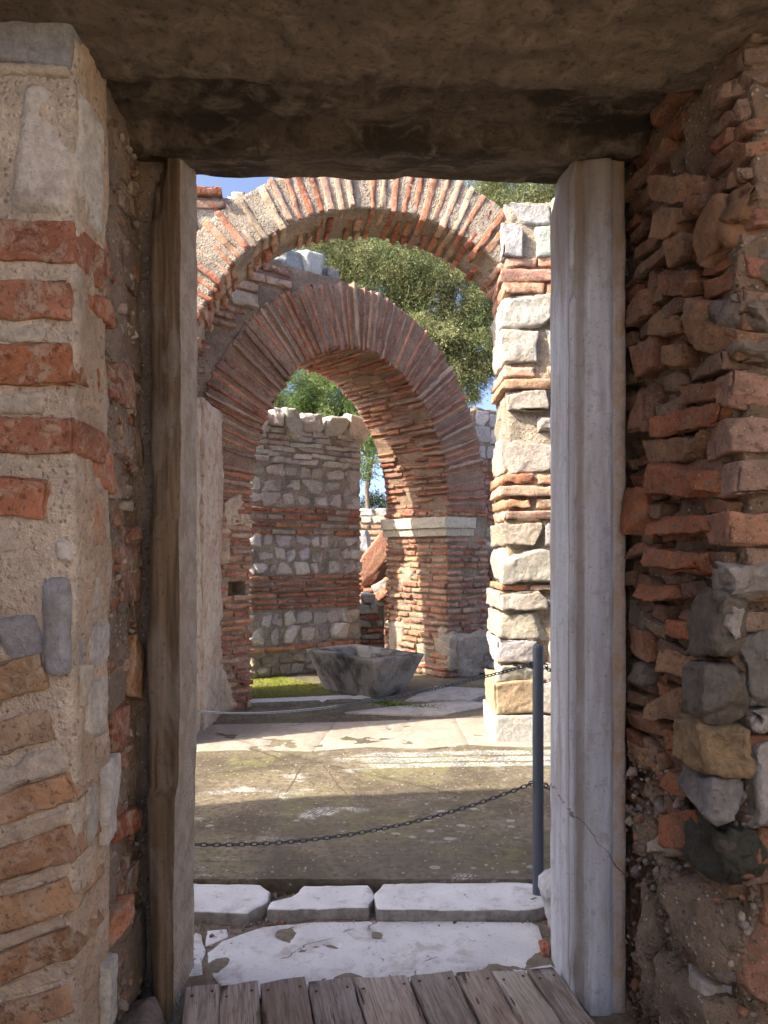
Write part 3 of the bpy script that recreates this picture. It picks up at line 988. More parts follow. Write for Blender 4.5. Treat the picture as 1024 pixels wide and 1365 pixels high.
def mat_wood():
    t = NT('weathered_planks')
    v = t.map((1, 1, 1), (0, 0, -math.atan(0.21)))
    cl = t.col()
    x = t.n('ShaderNodeVectorMath', operation='ADD')
    t.l(v, x.inputs[0])
    y = t.n('ShaderNodeVectorMath', operation='SCALE')
    t.l(cl, y.inputs[0])
    y.inputs['Scale'].default_value = 30
    t.l(y.outputs[0], x.inputs[1])
    st = t.map((24, 1.3, 24), (0, 0, 0), x.outputs[0])
    g = t.noise(2.6, 7, 0.65, st, 1.2)
    b = t.noise(3.0, 5, 0.6, t.map((3, 1, 3), (0, 0, 0), x.outputs[0]), 0.8)
    f = t.noise(9, 5, 0.6, st)
    c = t.mix(t.ramp(g, 0.3, 0.7), (0.29, 0.23, 0.18), (0.62, 0.545, 0.475))
    c = t.mix(t.ramp(b, 0.5, 0.68, 0, 0.55), c, (0.20, 0.14, 0.115))
    c = t.mix(t.ramp(b, 0.28, 0.44, 0.5, 0), c, (0.46, 0.42, 0.39))
    c = t.mix(t.ramp(f, 0.32, 0.42, 0.8, 0), c, (0.045, 0.032, 0.026))
    sc = t.n('ShaderNodeSeparateColor')
    t.l(cl, sc.inputs[0])
    c = t.mix(t.math('MULTIPLY', t.ramp(sc.outputs[1], 0.3, 1.0), 0.45), c, (0.26, 0.24, 0.17))
    c = t.mix(t.math('MULTIPLY', t.ramp(sc.outputs[2], 0.4, 1.0), 0.4), c, (0.30, 0.19, 0.13))
    c = t.scale(c, t.ramp(sc.outputs[0], 0.0, 1.0, 0.75, 1.2))
    return t.done(c, t.math('ADD', g, f), 0.8, 0.008, 0.8)


WOOD = mat_wood()
IRON = NT('rusty_iron')
nn = IRON.noise(40, 5)
IRON_M = IRON.done(IRON.mix(nn, (0.05, 0.04, 0.035), (0.16, 0.085, 0.05)), nn, 0.3, 0.003, 0.7)
edges = [(-0.668, 2.525), (-0.556, 2.53), (-0.423, 2.535), (-0.264, 2.55), (-0.107, 2.555), (0.085, 2.57), (0.24, 2.60), (0.37, 2.605), (0.495, 2.625), (0.60, 2.60)]
dvec = np.array([-0.21, 1.0, 0])
dvec /= np.linalg.norm(dvec)
dn = np.array([dvec[1], -dvec[0], 0])
m = Mesh()
nails = Mesh()
rg = np.random.default_rng(21)
for i in range(len(edges) - 1):
    (xa, ya), (xb, yb) = edges[i], edges[i + 1]
    wd = (xb - xa) * dvec[1] - 0.005
    if i == 0:
        wd += 0.004
    yend = max(ya, yb) + rg.uniform(-0.008, 0.006)
    end = np.array([(xa + xb) / 2, yend, 0])
    L = 2.6
    c = end - dvec * L / 2 + Z() * (0.022 + rg.normal(0, 0.001))
    m.stone(c, np.array([dvec, dn, Z()]), (L / 2, wd / 2, 0.018), rg.uniform(0, 1, 3), 0, (60, 10, 3), 0.004, 0.0022, 14, 0.02)
    for k in (-1, 1):
        p = end - dvec * (0.05 + rg.uniform(-.01, .015)) + dn * k * (wd / 2 - 0.022) + Z() * 0.0415
        nails = Mesh()
        nails.stone(p, np.eye(3), (0.0045, 0.0045, 0.0015), (0.1, 0.08, 0.07), 0, (4, 4, 2), 0.001, 0, 1, 0)
        nails.build('nail_head', [IRON_M], deck)
m.build('planks', [WOOD], deck, seed=22)
for yy in (2.42, 1.6):
    m = Mesh()
    m.core((30, 4, 4), boxfn((-0.62, yy, -0.055), X * 1.2, Y * 0.07, Z() * 0.056), (0.3, 0.6, 0.2), 0.002, 9, 0)
    m.build('joist', [WOOD], deck)

# sandy forecourt behind the camera: unseen, added to warm the light on the doorway
FC = NT('bounce_sand')
n2 = FC.noise(22, 6, 0.7)
FCM = FC.done(FC.mix(FC.ramp(n2, 0.3, 0.7), (0.42, 0.34, 0.25), (0.56, 0.47, 0.36)), n2, 0.6, 0.02)
m = Mesh()
m.core((60, 60, 2), boxfn((-9, -9, -0.2), X * 12, Y * 10.6, Z() * 0.175), (0.5, 0.42, 0.3), 0.008, 3, 0)
tag(m.build('bounce_ground', [FCM]), kind='structure')

# ================================================================== ground, floors, paving
GRD = NT('dry_earth')
n1 = GRD.noise(0.7, 6, 0.6)
n2 = GRD.noise(25, 6, 0.7)
GRDM = GRD.done(GRD.mix(GRD.ramp(n2, 0.35, 0.65), GRD.mix(n1, (0.15, 0.12, 0.08), (0.25, 0.20, 0.14)), (0.30, 0.25, 0.19)), n2, 0.8, 0.03)
m = Mesh()
ux = np.concatenate([-np.geomspace(900, 2.2, 40), np.linspace(-2, 2, 160), np.geomspace(2.2, 900, 40)])
uy = np.concatenate([-np.geomspace(900, 1.2, 40), np.linspace(-1, 2.3, 40), np.linspace(2.34, 3.6, 90), np.linspace(3.7, 5, 20), np.geomspace(5.2, 900, 60)])
gx, gy = np.meshgrid(ux, uy, indexing='ij')
V = np.stack([gx, gy, np.zeros_like(gx)], 2).reshape(-1, 3)
V[:, 2] = -0.045 + 0.012 * fbm(V, 6, 2, 3) * (np.abs(V[:, 0]) < 8) + 0.038 * ss(V[:, 1], 2.5, 2.6) * ss(V[:, 1], 3.6, 3.4) * ss(np.abs(V[:, 0]), 2, 1.5)
ii, jj = np.meshgrid(np.arange(len(ux) - 1), np.arange(len(uy) - 1), indexing='ij')
k = (ii * len(uy) + jj).ravel()
m.raw(V, np.stack([k, k + len(uy), k + len(uy) + 1, k + 1], 1), (0.3, 0.25, 0.2))
tag(m.build('ground', [GRDM]), kind='structure')


def gp(x, y, z):
    d = (EYE - z) / ((y - 735) / 1000)
    return ((x - 512) / 1000 * d, d)


SEAMS = [(*gp(200, 1041, FLOOR), *gp(431, 1015, FLOOR), 0.012), (*gp(330, 998, FLOOR), *gp(375, 1012, FLOOR), 0.014), (*gp(430, 1018, FLOOR), *gp(462, 1060, FLOOR), 0.007),
         (*gp(405, 1020, FLOOR), *gp(382, 1058, FLOOR), 0.010), (*gp(240, 1148, FLOOR), *gp(420, 1152, FLOOR), 0.004)]


def mat_mosaic():
    t = NT('worn_mosaic_floor')
    s = t.xyz()
    big = t.noise(0.9, 6, 0.62, dist=0.5)
    n2 = t.noise(30, 7, 0.72)
    n3 = t.noise(6, 6, 0.7)
    ax = t.noise(5.5, 4, 0.6, t.map((0.35, 1, 1)), 0.5)
    c = t.mix(t.ramp(big, 0.38, 0.62), (0.115, 0.092, 0.065), (0.25, 0.205, 0.14))
    c = t.mix(t.ramp(n3, 0.5, 0.66, 0, 0.5), c, (0.34, 0.28, 0.20))
    c = t.mix(t.ramp(n2, 0.38, 0.56, 0.75, 0), c, (0.085, 0.068, 0.048))
    # moss in the damp parts
    c = t.mix(t.math('MULTIPLY', t.ramp(t.noise(1.6, 5, 0.65), 0.48, 0.62, 0, 0.55), t.ramp(n3, 0.4, 0.55)), c, (0.20, 0.20, 0.075))
    c = t.mix(t.ramp(t.noise(0.45, 5, 0.65), 0.42, 0.62, 0.0, 0.5), c, (0.145, 0.125, 0.095))
    # pebbles and chips set in the mortar
    v = t.vor(34)
    pc = t.vor(34, out='Color')
    x = t.n('ShaderNodeSeparateColor')
    t.l(pc, x.inputs[0])
    chips = t.math('MULTIPLY', t.ramp(v, 0.22, 0.3, 1, 0), t.ramp(x.outputs[0], 0.78, 0.8))
    c = t.mix(t.math('MULTIPLY', chips, 0.7), c, t.mix(x.outputs[1], (0.5, 0.46, 0.4), (0.26, 0.2, 0.16)))
    jit = t.mix(0.06, t.tc, t.n('ShaderNodeTexNoise').outputs['Color'])
    vb = t.vor(15, vec=t.map((0.8, 1, 0.01), (0, 0, 0), jit))
    pb = t.vor(15, out='Color', vec=t.map((0.8, 1, 0.01), (0, 0, 0), jit))
    y = t.n('ShaderNodeSeparateColor')
    t.l(pb, y.inputs[0])
    zone = t.ramp(s[0], -0.2, 0.4, 0.0, 0.16)
    slabs = t.math('MULTIPLY', t.ramp(t.math('ADD', vb, t.math('ADD', t.math('MULTIPLY', n3, 0.5), t.math('MULTIPLY', n2, 0.3))), 0.66, 0.72, 1, 0), t.math('GREATER_THAN', t.math('ADD', y.outputs[0], zone), 0.97))
    slabs = t.math('MULTIPLY', slabs, t.ramp(s[1], 4.5, 4.2))
    c = t.mix(t.math('MULTIPLY', slabs, 0.7), c, (0.40, 0.37, 0.32))
    # surviving tesserae: rows of small white and grey-blue cubes
    tv = t.vor(62, vec=t.map((1, 1, 0.01), (0, 0, 0.6)), rand=0.35)
    tcx = t.vor(62, out='Color', vec=t.map((1, 1, 0.01), (0, 0, 0.6)), rand=0.35)
    z = t.n('ShaderNodeSeparateColor')
    t.l(tcx, z.inputs[0])
    wv = t.math('SINE', t.math('ADD', t.math('MULTIPLY', s[0], 16), t.math('MULTIPLY', s[1], 11)))
    wv2 = t.math('SINE', t.math('MULTIPLY', s[1], 38))
    tes = t.mix(t.ramp(t.math('ADD', wv, t.math('MULTIPLY', wv2, 0.8)), -0.2, 0.2), (0.66, 0.63, 0.57), (0.32, 0.34, 0.36))
    tes = t.mix(t.math('GREATER_THAN', z.outputs[0], 0.72), tes, (0.62, 0.58, 0.5))
    # border strip near the marble, and islands elsewhere
    yline = t.math('SUBTRACT', s[1], t.math('MULTIPLY', s[0], 0.06))
    strip = t.math('MULTIPLY', t.ramp(yline, 4.98, 5.0), t.ramp(yline, 5.40, 5.36))
    gaps = t.math('MULTIPLY', t.ramp(t.math('ABSOLUTE', t.math('SUBTRACT', yline, 5.11)), 0.012, 0.02), t.ramp(t.math('ABSOLUTE', t.math('SUBTRACT', yline, 5.26)), 0.012, 0.02))
    strip = t.math('MULTIPLY', strip, gaps)
    strip = t.math('MULTIPLY', strip, t.ramp(t.math('ADD', s[0], t.math('MULTIPLY', n3, 0.6)), 0.05, 0.35))
    strip = t.math('MULTIPLY', strip, t.ramp(ax, 0.30, 0.42))
    isl = t.math('MULTIPLY', t.ramp(ax, 0.56, 0.64), t.ramp(big, 0.46, 0.56))
    mask = t.math('MULTIPLY', t.math('MAXIMUM', strip, isl), t.ramp(tv, 0.42, 0.5, 1, 0))
    mask = t.math('MULTIPLY', mask, t.ramp(n2, 0.36, 0.42))
    mask = t.math('MULTIPLY', mask, t.ramp(s[1], 5.5, 5.45))
    c = t.mix(t.math('MULTIPLY', mask, 0.92), c, tes)
    # mortar seams of old repairs
    for (xa, ya, xb, yb, wdt) in SEAMS:
        dx, dy = xb - xa, yb - ya
        L = math.hypot(dx, dy)
        wob = t.math('MULTIPLY', t.math('SUBTRACT', t.noise(4, 4), 0.5), 0.06 if wdt > 0.005 else 0.012)
        al = t.math('ADD', t.math('MULTIPLY', t.math('SUBTRACT', s[0], xa), dx / L), t.math('MULTIPLY', t.math('SUBTRACT', s[1], ya), dy / L))
        pe = t.math('ADD', wob, t.math('ADD', t.math('MULTIPLY', t.math('SUBTRACT', s[0], xa), -dy / L), t.math('MULTIPLY', t.math('SUBTRACT', s[1], ya), dx / L)))
        k = t.math('MULTIPLY', t.ramp(t.math('ABSOLUTE', pe), wdt * 0.4, wdt, 0.8, 0), t.math('MULTIPLY', t.math('GREATER_THAN', al, 0.0), t.math('LESS_THAN', al, L)))
        c = t.mix(k, c, (0.085, 0.07, 0.05))
    return t.done(c, t.math('ADD', t.math('ADD', n2, n3), t.math('MULTIPLY', chips, 0.5)), 0.7, 0.015)


m = Mesh()
ux = np.concatenate([np.linspace(-9, -1.9, 40), np.linspace(-1.8, 1.8, 240), np.linspace(1.9, 9, 40)])
uy = np.concatenate([np.linspace(3.30, 6.2, 200), np.linspace(6.25, 9, 60), np.linspace(9.2, 22, 40)])
gx, gy = np.meshgrid(ux, uy, indexing='ij')
V = np.stack([gx, gy, np.zeros_like(gx)], 2).reshape(-1, 3)
wob = vnoise(np.stack([V[:, 0], V[:, 0] * 0, V[:, 0] * 0], 1), 5, 3)
V[:, 1] += np.where(V[:, 1] < 3.302, 0.012 * wob, 0)
fade = ss(V[:, 1], 3.3, 3.5)
V[:, 2] = FLOOR + 0.010 * fbm(V, 2.2, 5, 2) * fade + 0.0035 * fbm(V, 18, 6, 2)
ny = len(uy)
ii, jj = np.meshgrid(np.arange(len(ux) - 1), np.arange(ny - 1), indexing='ij')
k = (ii * ny + jj).ravel()
m.raw(V, np.stack([k, k + ny, k + ny + 1, k + 1], 1), (0.3, 0.25, 0.2))
fr = V.reshape(len(ux), ny, 3)[:, 0]
low = fr.copy()
low[:, 2] = -0.1
n_ = len(ux)
kk = np.arange(n_ - 1)
m.raw(np.concatenate([fr, low]), np.stack([kk + 1, kk, kk + n_, kk + n_ + 1], 1), (0.3, 0.25, 0.2))
tag(m.build('mosaic_floor', [mat_mosaic()]), kind='structure')

def mat_worn_marble():
    t = NT('worn_white_marble')
    n1 = t.noise(3.5, 7, 0.65, dist=0.6)
    n2 = t.noise(24, 7, 0.72)
    n3 = t.noise(9, 7, 0.7, dist=0.4)
    f = t.noise(110, 4, 0.6)
    c = t.mix(t.ramp(n1, 0.35, 0.65), (0.77, 0.75, 0.73), (0.66, 0.64, 0.62))
    c = t.mix(t.ramp(n3, 0.50, 0.68, 0, 0.75), c, (0.46, 0.41, 0.35))
    c = t.mix(t.ramp(n2, 0.30, 0.42, 0.7, 0), c, (0.22, 0.19, 0.16))
    c = t.mix(t.ramp(f, 0.30, 0.37, 0.5, 0), c, (0.12, 0.1, 0.09))
    g = t.n('ShaderNodeNewGeometry')
    up = t.xyz(g.outputs['Normal'])[2]
    # soil and lichen cling to the broken upright edges of the stones
    c = t.mix(t.ramp(t.math('ADD', up, t.math('MULTIPLY', n3, 0.5)), 0.75, 1.08, 0.85, 0), c, t.mix(t.ramp(n2, 0.3, 0.7), (0.09, 0.075, 0.06), (0.30, 0.27, 0.23)))
    # hairline cracks
    cr = t.vor(2.1, 'DISTANCE_TO_EDGE', t.mix(0.12, t.tc, t.n('ShaderNodeTexNoise').outputs['Color']))
    c = t.mix(t.math('MULTIPLY', t.ramp(cr, 0.002, 0.008, 0.85, 0), t.ramp(n1, 0.50, 0.54)), c, (0.09, 0.075, 0.06))
    return t.done(c, t.math('ADD', n2, t.math('MULTIPLY', n3, 0.8)), 0.55, 0.01, 0.75)


MARBLE_W = mat_worn_marble()
MARBLE_OLD = mat_marble('white_marble', (0.74, 0.73, 0.72), (0.68, 0.67, 0.66), 0.25, st=0.6, stain=(0.42, 0.36, 0.29), bump=0.6)
MARBLE_P = mat_marble('beige_marble', (0.42, 0.36, 0.30), (0.34, 0.295, 0.245), 0.3, st=0.6, stain=(0.33, 0.27, 0.2), bump=0.6)
MARBLE_G = mat_marble('grey_marble', (0.46, 0.43, 0.40), (0.36, 0.33, 0.30), 0.5, st=0.5)


def slab(name, poly, z0, z1, mat, label=None, cat='paving slab', kind=None, group=None, amp=0.004, sub=0.025, bev=0.006, grid=0.018, col=(0.5, 0.5, 0.5), tilt=0.0):
    """a flat stone with a broken outline: poly in metres on the ground, top at z1"""
    poly = np.array(poly, float)
    ctr = poly.mean(0)
    pts = []
    n = len(poly)
    for i in range(n):
        a, b = poly[i], poly[(i + 1) % n]
        k = max(1, int(np.linalg.norm(b - a) / sub))
        for j in range(k):
            pts.append(a + (b - a) * j / k)
    pts = np.array(pts)
    q = np.concatenate([pts, np.zeros((len(pts), 1))], 1)
    nrm = (pts - ctr) / np.maximum(np.linalg.norm(pts - ctr, axis=1, keepdims=True), 1e-6)
    pts = pts + nrm * (0.007 + 0.009 * vnoise(q, 8, 6) + 0.006 * vnoise(q, 28, 7))[:, None]
    nc = len(pts)
    rings = []
    ext = np.linalg.norm(pts - ctr, axis=1).mean()
    for (s, z) in [(0.0, z0), (0.002, z1 - bev * 1.6), (bev * 0.35, z1 - bev * 0.5), (bev * 1.2, z1)]:
        rings.append((pts - nrm * s, z))
    k = max(3, int(ext / grid))
    for i in range(1, k):
        rings.append((ctr + (pts - nrm * bev * 1.2 - ctr) * (1 - i / k), z1))
    V = []
    for (p, z) in rings:
        V.append(np.concatenate([p, np.full((nc, 1), z)], 1))
    V = np.concatenate(V + [np.array([[*ctr, z1]])])
    Q = []
    for i in range(len(rings) - 1):
        for j in range(nc):
            j2 = (j + 1) % nc
            Q.append([i * nc + j, i * nc + j2, (i + 1) * nc + j2, (i + 1) * nc + j])
    L = len(rings) - 1
    for j in range(0, nc):
        Q.append([L * nc + j, L * nc + (j + 1) % nc, len(V) - 1, len(V) - 1])
    tri = [x for x in Q if x[2] == x[3]]
    Q = [x for x in Q if x[2] != x[3]]
    # close the centre with small quads (pairs of fan triangles)
    for j in range(0, nc - 1, 2):
        Q.append([L * nc + j, L * nc + j + 1, L * nc + (j + 2) % nc, len(V) - 1])
    if nc % 2:
        Q.append([L * nc + nc - 1, L * nc, len(V) - 1, len(V) - 1])
        Q.pop()
    V = V + vec_noise(V, 12, 8) * amp * np.array([1, 1, 0.35]) + vec_noise(V, 45, 9) * amp * 0.35
    V[:, 2] += tilt * (V[:, 0] - ctr[0])
    pit = np.maximum(0, fbm(V, 9, 17, 3) - 0.55) * ss(V[:, 2], z1 - 0.02, z1 - 0.004)
    V[:, 2] -= pit * 0.05
    m = Mesh()
    loc = (ctr[0], ctr[1], z0)
    m.raw(V, Q, col)
    o = m.build(name, [mat], None, loc)
    tag(o, label, None if kind else cat, group, kind)
    return o


def gp(x, y, z):
    d = (EYE - z) / ((y - 735) / 1000)
    return ((x - 512) / 1000 * d, d)


# threshold: broken white marble slabs
T1, T2 = 0.0, 0.045
slab('marble_slab', [gp(276, 1290, T1), (-0.50, 2.52), (0.70, 2.56), gp(732, 1286, T1), gp(728, 1262, T1), gp(716, 1229, T1), gp(420, 1229, T1), gp(352, 1236, T1), gp(300, 1254, T1), gp(281, 1270, T1)],
     -0.06, T1, MARBLE_W, 'widest white marble threshold slab, just beyond the wooden planks', amp=0.003)
slab('marble_slab', [(-0.80, 2.62), (-0.50, 2.68) and gp(270, 1298, T1), gp(268, 1246, T1), (-0.74, 2.95)], -0.06, T1, MARBLE_W,
     'cut-off white marble slab at the foot of the brown jamb', amp=0.003)
slab('marble_slab', [gp(276, 1258, T1), gp(302, 1247, T1), gp(300, 1238, T1), gp(277, 1240, T1)], -0.06, T1 - 0.004, MARBLE_W,
     'smallest white marble piece, a triangle wedged at the corner of the widest slab', amp=0.003, sub=0.015, grid=0.02)
slab('marble_slab', [(-0.86, 3.05), gp(330, 1216, T2), gp(356, 1202, T2), gp(359, 1188, T2), gp(345, 1179, T2), gp(250, 1178, T2), (-0.86, 3.25)], -0.06, T2, MARBLE_W,
     'thick rounded white marble slab at the left end of the raised step', amp=0.005, bev=0.010)
slab('marble_slab', [gp(358, 1212, T2), gp(490, 1210, T2), gp(497, 1196, T2), gp(490, 1180, T2), gp(405, 1181, T2), gp(388, 1196, T2), gp(362, 1203, T2)], -0.06, T2, MARBLE_W,
     'cracked middle slab of the raised white marble step', amp=0.005, bev=0.008)
slab('marble_slab', [gp(505, 1212, T2), gp(706, 1212, T2), (0.72, 3.10), (0.72, 3.25), gp(700, 1176, T2), gp(512, 1178, T2), gp(500, 1194, T2)], -0.06, T2, MARBLE_W,
     'long white marble slab of the raised step, beside the metal post', amp=0.005, bev=0.008)
slab('marble_slab', [(0.66, 2.76), gp(733, 1290, T1), (0.95, 2.62), (1.0, 3.02), (0.70, 3.0)], -0.06, T1 - 0.006, MARBLE_W,
     'white marble slab half hidden behind the grey moulded jamb', amp=0.003)

GRAV = Mesh()
rg = np.random.default_rng(77)
pebbles(GRAV, 420, lambda r: np.array([r.uniform(-0.9, 0.85), r.choice([3.035, 3.29]) + r.normal(0, .014), -0.006]), rg, 0.003, 0.012)
pebbles(GRAV, 160, lambda r: np.array([r.uniform(-0.8, -0.55), r.uniform(2.62, 3.3), -0.006]), rg, 0.003, 0.012)
pebbles(GRAV, 120, lambda r: np.array([r.choice([gp(360, 1200, 0)[0], gp(498, 1200, 0)[0]]) + r.normal(0, .02), r.uniform(3.02, 3.3), -0.006]), rg, 0.003, 0.014)
pebbles(GRAV, 260, lambda r: np.array([r.uniform(-1.4, 0.9), r.uniform(3.32, 5.6), FLOOR + 0.001]), rg, 0.003, 0.010)
tag(GRAV.build('gravel', MS, seed=78), kind='stuff')

# marble paving in front of the far arches
pv = [[(-1.9, 5.36), (-0.9, 5.42), (-0.505, 5.38), (-0.406, 6.28), (-1.9, 6.15)], [(-0.50, 5.38), (-0.1, 5.5), (0.3, 5.46), (0.627, 5.56), (0.607, 6.42), (-0.401, 6.282)],
      [(0.632, 5.56), (1.1, 5.5), (2.2, 5.70), (2.2, 6.6), (0.612, 6.424)]]
for q in pv:
    slab('marble_paving', q, -0.04, FLOOR + 0.010, MARBLE_P, kind='structure', amp=0.003, grid=0.06, bev=0.004)
slab('marble_paving', [(-0.35, 6.62), (0.50, 6.55), (1.1, 7.0), (0.75, 7.15), (0.1, 6.88)], -0.04, FLOOR + 0.02, MARBLE_G, kind='structure', grid=0.05)
slab('marble_paving', [(0.2, 7.15), (0.82, 7.2), (1.25, 7.7), (0.55, 7.9)], -0.04, FLOOR + 0.024, MARBLE_G, kind='structure', grid=0.05)
slab('marble_kerb', [(-1.30, 6.95), (-0.12, 7.22), (-0.15, 7.40), (-1.32, 7.12)], -0.04, FLOOR + 0.035, MARBLE_W, 'long white marble kerb stone between the brick pier and the stone basin', 'kerb', grid=0.05)

# ================================================================== first arch (sunlit), with the stone pier at its right
D1_ = 5.65
arch1 = empty('brick_archway', (-0.08, D1_, FLOOR), 'sunlit brick arch on a pale stone pier, nearer of the two arches', 'arch')
yaw = math.radians(5)
U1 = np.array([math.cos(yaw), math.sin(yaw), 0])
A1 = np.array([-math.sin(yaw) * 1.9, math.cos(yaw), 0])
A1 /= np.linalg.norm(A1)
O1 = np.array([-0.08, D1_, 0])
CZ1 = EYE + 0.208 * D1_
R1 = 0.246 * D1_
rg = np.random.default_rng(31)
m = Mesh()
arch_ring(m, O1, U1, A1, R1, R1, CZ1, [(0, 0.385)], math.radians(28), math.radians(184), 0.52, 0.077, PINKS + REDS[:4], rg, fill=0.60, nd=(2, 3), res=(14, 4, 8),
          core_col=(0.50, 0.42, 0.335), proud=0.012, soff=0.016, bmat=3)
m.build('arch_ring', MS + [BRICK_PALE], arch1, seed=32)
m = Mesh()
spandrel_core(m, O1, U1, A1, R1, R1, CZ1, 0.30, math.radians(90), math.radians(182), 0.5, -2.6, 1.1, 4.12, C_MORTAR_GREY)
rows = band_rows([(2.3, 4.10, 'brick', PINKS, .16, .36, .085)], rg=rg)


def keep1(u, z, L):
    return u < 0.2 and math.hypot(abs(u) - L * 0.3, z - CZ1) > R1 + 0.40


lay(m, O1, U1, -A1, rows, -2.6, 0.4, rg, keep=keep1)
# flat capping tiles on the broken top
for u in (-1.78, -1.52, -1.24, -2.1):
    m.stone(O1 + U1 * u + A1 * 0.2 + Z() * (4.14 + rg.normal(0, 0.01)), np.array([U1, A1, Z()]), (0.12, 0.25, 0.022), pick(PINKS[2:3], rg), 0, (12, 8, 3), 0.006, 0.005, 14, 0.1)
for u, zz, s in ((-1.05, 4.10, .05), (-1.0, 4.15, .04)):
    m.stone(O1 + U1 * u + A1 * 0.1 + Z() * zz, np.array([U1, A1, Z()]), (s * 1.4, .07, s), pick(CREAMS, rg), 2, (8, 6, 6), 0.02, 0.006, 14, 0.2, 5)
m.build('spandrel', MS, arch1, seed=33)
# left pier (mostly behind the door jamb)
m = Mesh()
m.core((24, 12, 50), boxfn(O1 + U1 * (-2.6) + A1 * 0.006, U1 * (2.6 - R1 - 0.02), A1 * 0.5, Z() * CZ1), C_MORTAR, 0.012, 8)
rows = band_rows([(FLOOR, CZ1, 'brick', PINKS, .16, .36, .075)], rg=rg)
lay(m, O1, U1, -A1, rows, -2.6, -R1, rg)
lay(m, O1 + U1 * (-R1), A1, U1, rows, 0, 0.5, rg)
m.build('pier', MS, arch1, seed=34)
# right pier: squared stones and brick bands, listed as they stand
m = Mesh()
PXL = 0.905


def pz(y):
    return EYE + (735 - y) / 1000 * D1_


m.core((24, 20, 110), boxfn((PXL + 0.03, D1_ + 0.03, FLOOR), X * 0.95, Y * 0.60, Z() * (pz(268) - FLOOR)), (0.5, 0.42, 0.32), 0.014, 9)
CS = CREAMS
pc = [(265, 297, 's', [(0, 62), (64, 130)], 0), (299, 341, 's', [(-3, 26), (36, 130)], 0), (343, 355, 'b', [(2, 43), (46, 90), (93, 130)], 0), (358, 374, 'b', [(-3, 70), (73, 130)], 0),
      (377, 392, 'b', [(0, 52), (56, 80), (83, 130)], 0), (397, 437, 's', [(-2, 62), (64, 130)], 0), (441, 483, 's', [(-2, 44), (46, 130)], 0), (488, 501, 'b', [(0, 40), (58, 95), (98, 130)], 0),
      (506, 519, 'b', [(-3, 66), (69, 130)], 0), (522, 549, 's', [(4, 64), (67, 130)], 0), (552, 579, 's', [(6, 42), (46, 70), (74, 130)], 1), (582, 629, 's', [(-2, 66), (70, 130)], 0),
      (632, 645, 'b', [(-3, 40), (44, 90), (94, 130)], 0), (648, 661, 'b', [(-6, 66), (70, 130)], 0), (666, 677, 'b', [(0, 36), (43, 90), (94, 130)], 0), (681, 693, 'b', [(0, 66), (70, 130)], 0),
      (698, 728, 's', [(-3, 50), (54, 76), (80, 130)], 0), (731, 777, 's', [(-2, 68), (72, 130)], 0), (779, 787, 'b', [(-4, 30), (34, 80), (84, 130)], 0), (788, 813, 's', [(-5, 60), (64, 130)], 0),
      (815, 850, 's', [(-10, 66), (70, 130)], 0), (853, 881, 's', [(-10, 56), (60, 130)], 0), (884, 908, 's', [(-6, 46), (50, 130)], 0), (910, 951, 's', [(-12, 42), (45, 75), (78, 130)], 0),
      (953, 992, 's', [(-14, 64), (66, 130)], 2)]
for (y0, y1, kd, xs, fl) in pc:
    za, zb = pz(y1), pz(y0)
    for i, (a, b) in enumerate(xs):
        xa, xb = PXL + a * D1_ / 1000, PXL + b * D1_ / 1000
        hd = 0.31 if i == 0 else 0.14
        pr = rg.uniform(0.0, 0.03) if fl != 2 else 0.035
        if kd == 'b':
            m.stone(np.array([(xa + xb) / 2, D1_ - pr * 0.6 + hd, (za + zb) / 2]), rot2(X, -Y, rg.normal(0, .008)), ((xb - xa) / 2, hd, (zb - za) / 2), pick(PINKS[2:3] + PINKS[:2] + PINKS[5:6], rg), 0,
                    (14, 12, 5), 0.008, 0.005, 16, 0.07)
        else:
            colr = pick(CS, rg)
            if (y0 == 910 and i == 0):
                colr = (0.50, 0.37, 0.24)
            if y0 < 300:
                colr = pick([(0.46, 0.445, 0.42), (0.50, 0.48, 0.45)], rg)
            m.stone(np.array([(xa + xb) / 2, D1_ - pr + hd, (za + zb) / 2]), rot2(X, -Y, rg.normal(0, .012 if fl != 2 else 0)), ((xb - xa) / 2, hd, (zb - za) / 2), colr, 3,
                    (22, 18, 14), 0.012 if fl != 2 else 0.01, 0.011 if fl != 2 else 0.004, 9, 0.09 if fl != 2 else 0.02, 6 if fl == 1 else (3 if fl == 0 else 0))
m.build('pier', MS + [STONE_WHITE], arch1, seed=35)

# ================================================================== second arch (in shade, turned 40 degrees)
L2 = np.array([-1.21, 6.86, 0])
R2 = np.array([0.72, 8.47, 0])
SP = np.linalg.norm(R2 - L2)
U2 = (R2 - L2) / SP
A2 = np.array([-U2[1], U2[0], 0])
O2 = (L2 + R2) / 2
a2 = SP / 2
CZ2, B2 = 1.94, 1.62
DP2 = 1.09
arch2 = empty('brick_archway', (O2[0], O2[1], FLOOR), 'shaded brick arch turned aslant behind the sunlit one, with a marble impost', 'arch')
rg = np.random.default_rng(41)
m = Mesh()
MIX2 = DARKS + REDS[:5]
arch_ring(m, O2, U2, A2, a2, B2, CZ2, [(0, 0.65)], 0.0, math.pi, DP2, 0.064, MIX2, rg, fill=0.60, nd=(3, 4), res=(16, 3, 6), core_col=(0.40, 0.27, 0.195),
          proud=0.016, soff=0.014, bmat=3)
m.build('arch_ring', MS + [BRICK_CLEAN], arch2, seed=42)
# spandrel on the left
m = Mesh()
spandrel_core(m, O2, U2, A2, a2, B2, CZ2, 0.55, math.radians(95), math.radians(180), DP2, -3.4, 2, 4.22, (0.36, 0.27, 0.20))


def keep2(u, z, L):
    uu = u + L * 0.3
    return (uu / (a2 + 0.66)) ** 2 + ((z - CZ2) / (B2 + 0.66)) ** 2 > 1.04 and u < -0.2


